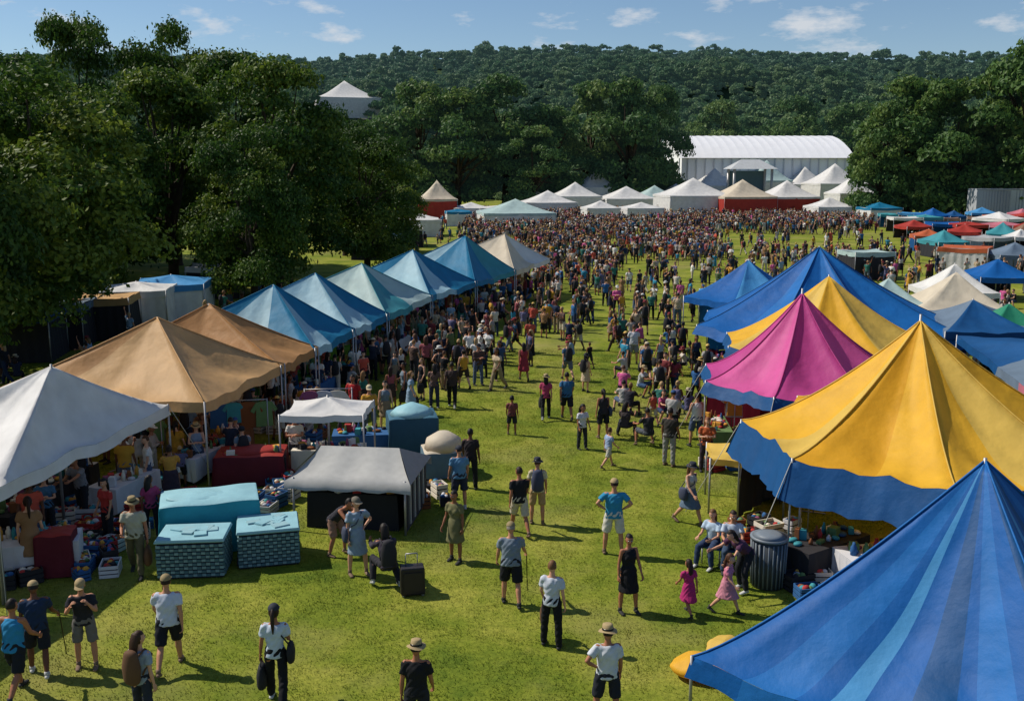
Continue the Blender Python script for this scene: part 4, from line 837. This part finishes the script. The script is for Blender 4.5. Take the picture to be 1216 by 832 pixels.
mb.tube([(0,0,1.05),(0,0,1.10)],[.40,.40],24,1); mb.tube([(0,0,1.10),(0,0,1.16)],[.36,.2],24,1); mb.obj('ribbed_litter_bin',[mat('bin_dark',(.05,.06,.07),.5),mat('bin_grey',(.16,.19,.22),.5)],g)
for u,v,rz in ((846,668,0),(868,672,.1)):
    g=px_to_ground(u,v); mb=MB(); mb.box((0,.05,.40),(.46,.44,.05),0,0,1,.01)
    for a in(-1,1):
        for b in(-1,1): mb.tube([(a*.2,.05+b*.19,0),(a*.2,.05+b*.19,.38)],[.018,.018],6,1)
        mb.tube([(a*.2,.26,.38),(a*.2,.30,.85)],[.016,.016],6,1)
    mb.box((0,.30,.70),(.44,.03,.28),0,0,1,.008); mb.obj('folding_chair',[GC[2],METAL],g,math.radians(-30 if u<860 else -10))
for k,(u,v,r,mt) in enumerate(((832,802,.46,YEL),(860,778,.38,GOLD))):
    g=px_to_ground(u,v); mb=MB(); ph=R.random()*5
    mb.ell((0,0,r*.40),(r*1.1,r*.85,r*.42),0,None,28,16,lambda p,d:p*(1+.05*math.sin(d.x*7+ph+2*d.z)+.04*math.sin(d.y*9+ph)*(1 if d.z>0 else .3))); mb.obj('floor_cushion',[mt],g,k)
g=px_to_ground(845,600); canopy('small_awning',[(g.x-.2,g.y-.6),(g.x+1.6,g.y-1.0),(g.x+1.8,g.y+.6),(g.x,g.y+.9)],(g.x+.9,g.y,1.75),1.45,[GOLD,DARK],lambda i,s,t:0,val=.15,sag=.05,m=5,n=6)
# ------------------------------------------------------------ light, sky, camera
EL=math.radians(47); AZ=math.radians(-72)
S=Vector((math.sin(AZ)*math.cos(EL),math.cos(AZ)*math.cos(EL),math.sin(EL)))
sl=bpy.data.lights.new('sun','SUN'); sl.energy=5.0; sl.angle=math.radians(.5); sl.color=(1,.92,.80); so=bpy.data.objects.new('sun',sl); so.rotation_euler=S.to_track_quat('Z','Y').to_euler(); so.location=(0,0,60); scn.collection.objects.link(so)
w=bpy.data.worlds.new('World'); scn.world=w; w.use_nodes=True; N=w.node_tree.nodes;L=w.node_tree.links
bg=N['Background']; st=N.new('ShaderNodeTexSky'); st.sky_type='NISHITA'; st.sun_disc=False; st.sun_elevation=EL; st.sun_rotation=AZ; st.air_density=1.0; st.dust_density=.05; st.ozone_density=5.0
tc=N.new('ShaderNodeTexCoord'); mp=N.new('ShaderNodeMapping'); mp.inputs['Scale'].default_value=(9,9,26); mp.inputs['Location'].default_value=(1.9,0,.1); L.new(tc.outputs['Generated'],mp.inputs[0])
no=N.new('ShaderNodeTexNoise'); no.inputs['Scale'].default_value=1.6; no.inputs['Detail'].default_value=10; no.inputs['Roughness'].default_value=.6; L.new(mp.outputs[0],no.inputs['Vector'])
cr=N.new('ShaderNodeValToRGB'); cr.color_ramp.elements[0].position=.55; cr.color_ramp.elements[0].color=(0,0,0,1); cr.color_ramp.elements[1].position=.70; cr.color_ramp.elements[1].color=(.8,.8,.8,1); L.new(no.outputs['Fac'],cr.inputs[0])
mx=N.new('ShaderNodeMix'); mx.data_type='RGBA'; L.new(cr.outputs[0],mx.inputs[0]); L.new(st.outputs[0],mx.inputs[6]); mx.inputs[7].default_value=(7.4,7.6,7.9,1)
L.new(mx.outputs[2],bg.inputs[0]); bg.inputs[1].default_value=.095
cd=bpy.data.cameras.new('camera'); cd.lens=35; cd.sensor_width=36; cd.clip_end=5000; cd.clip_start=.1; co=bpy.data.objects.new('camera',cd); co.location=(0,0,H); co.rotation_euler=(math.radians(90)-PITCH,0,0); scn.collection.objects.link(co); scn.camera=co
scn.view_settings.view_transform='Standard'; scn.view_settings.look='None'; scn.view_settings.exposure=0
print('done',time.time()-T0)
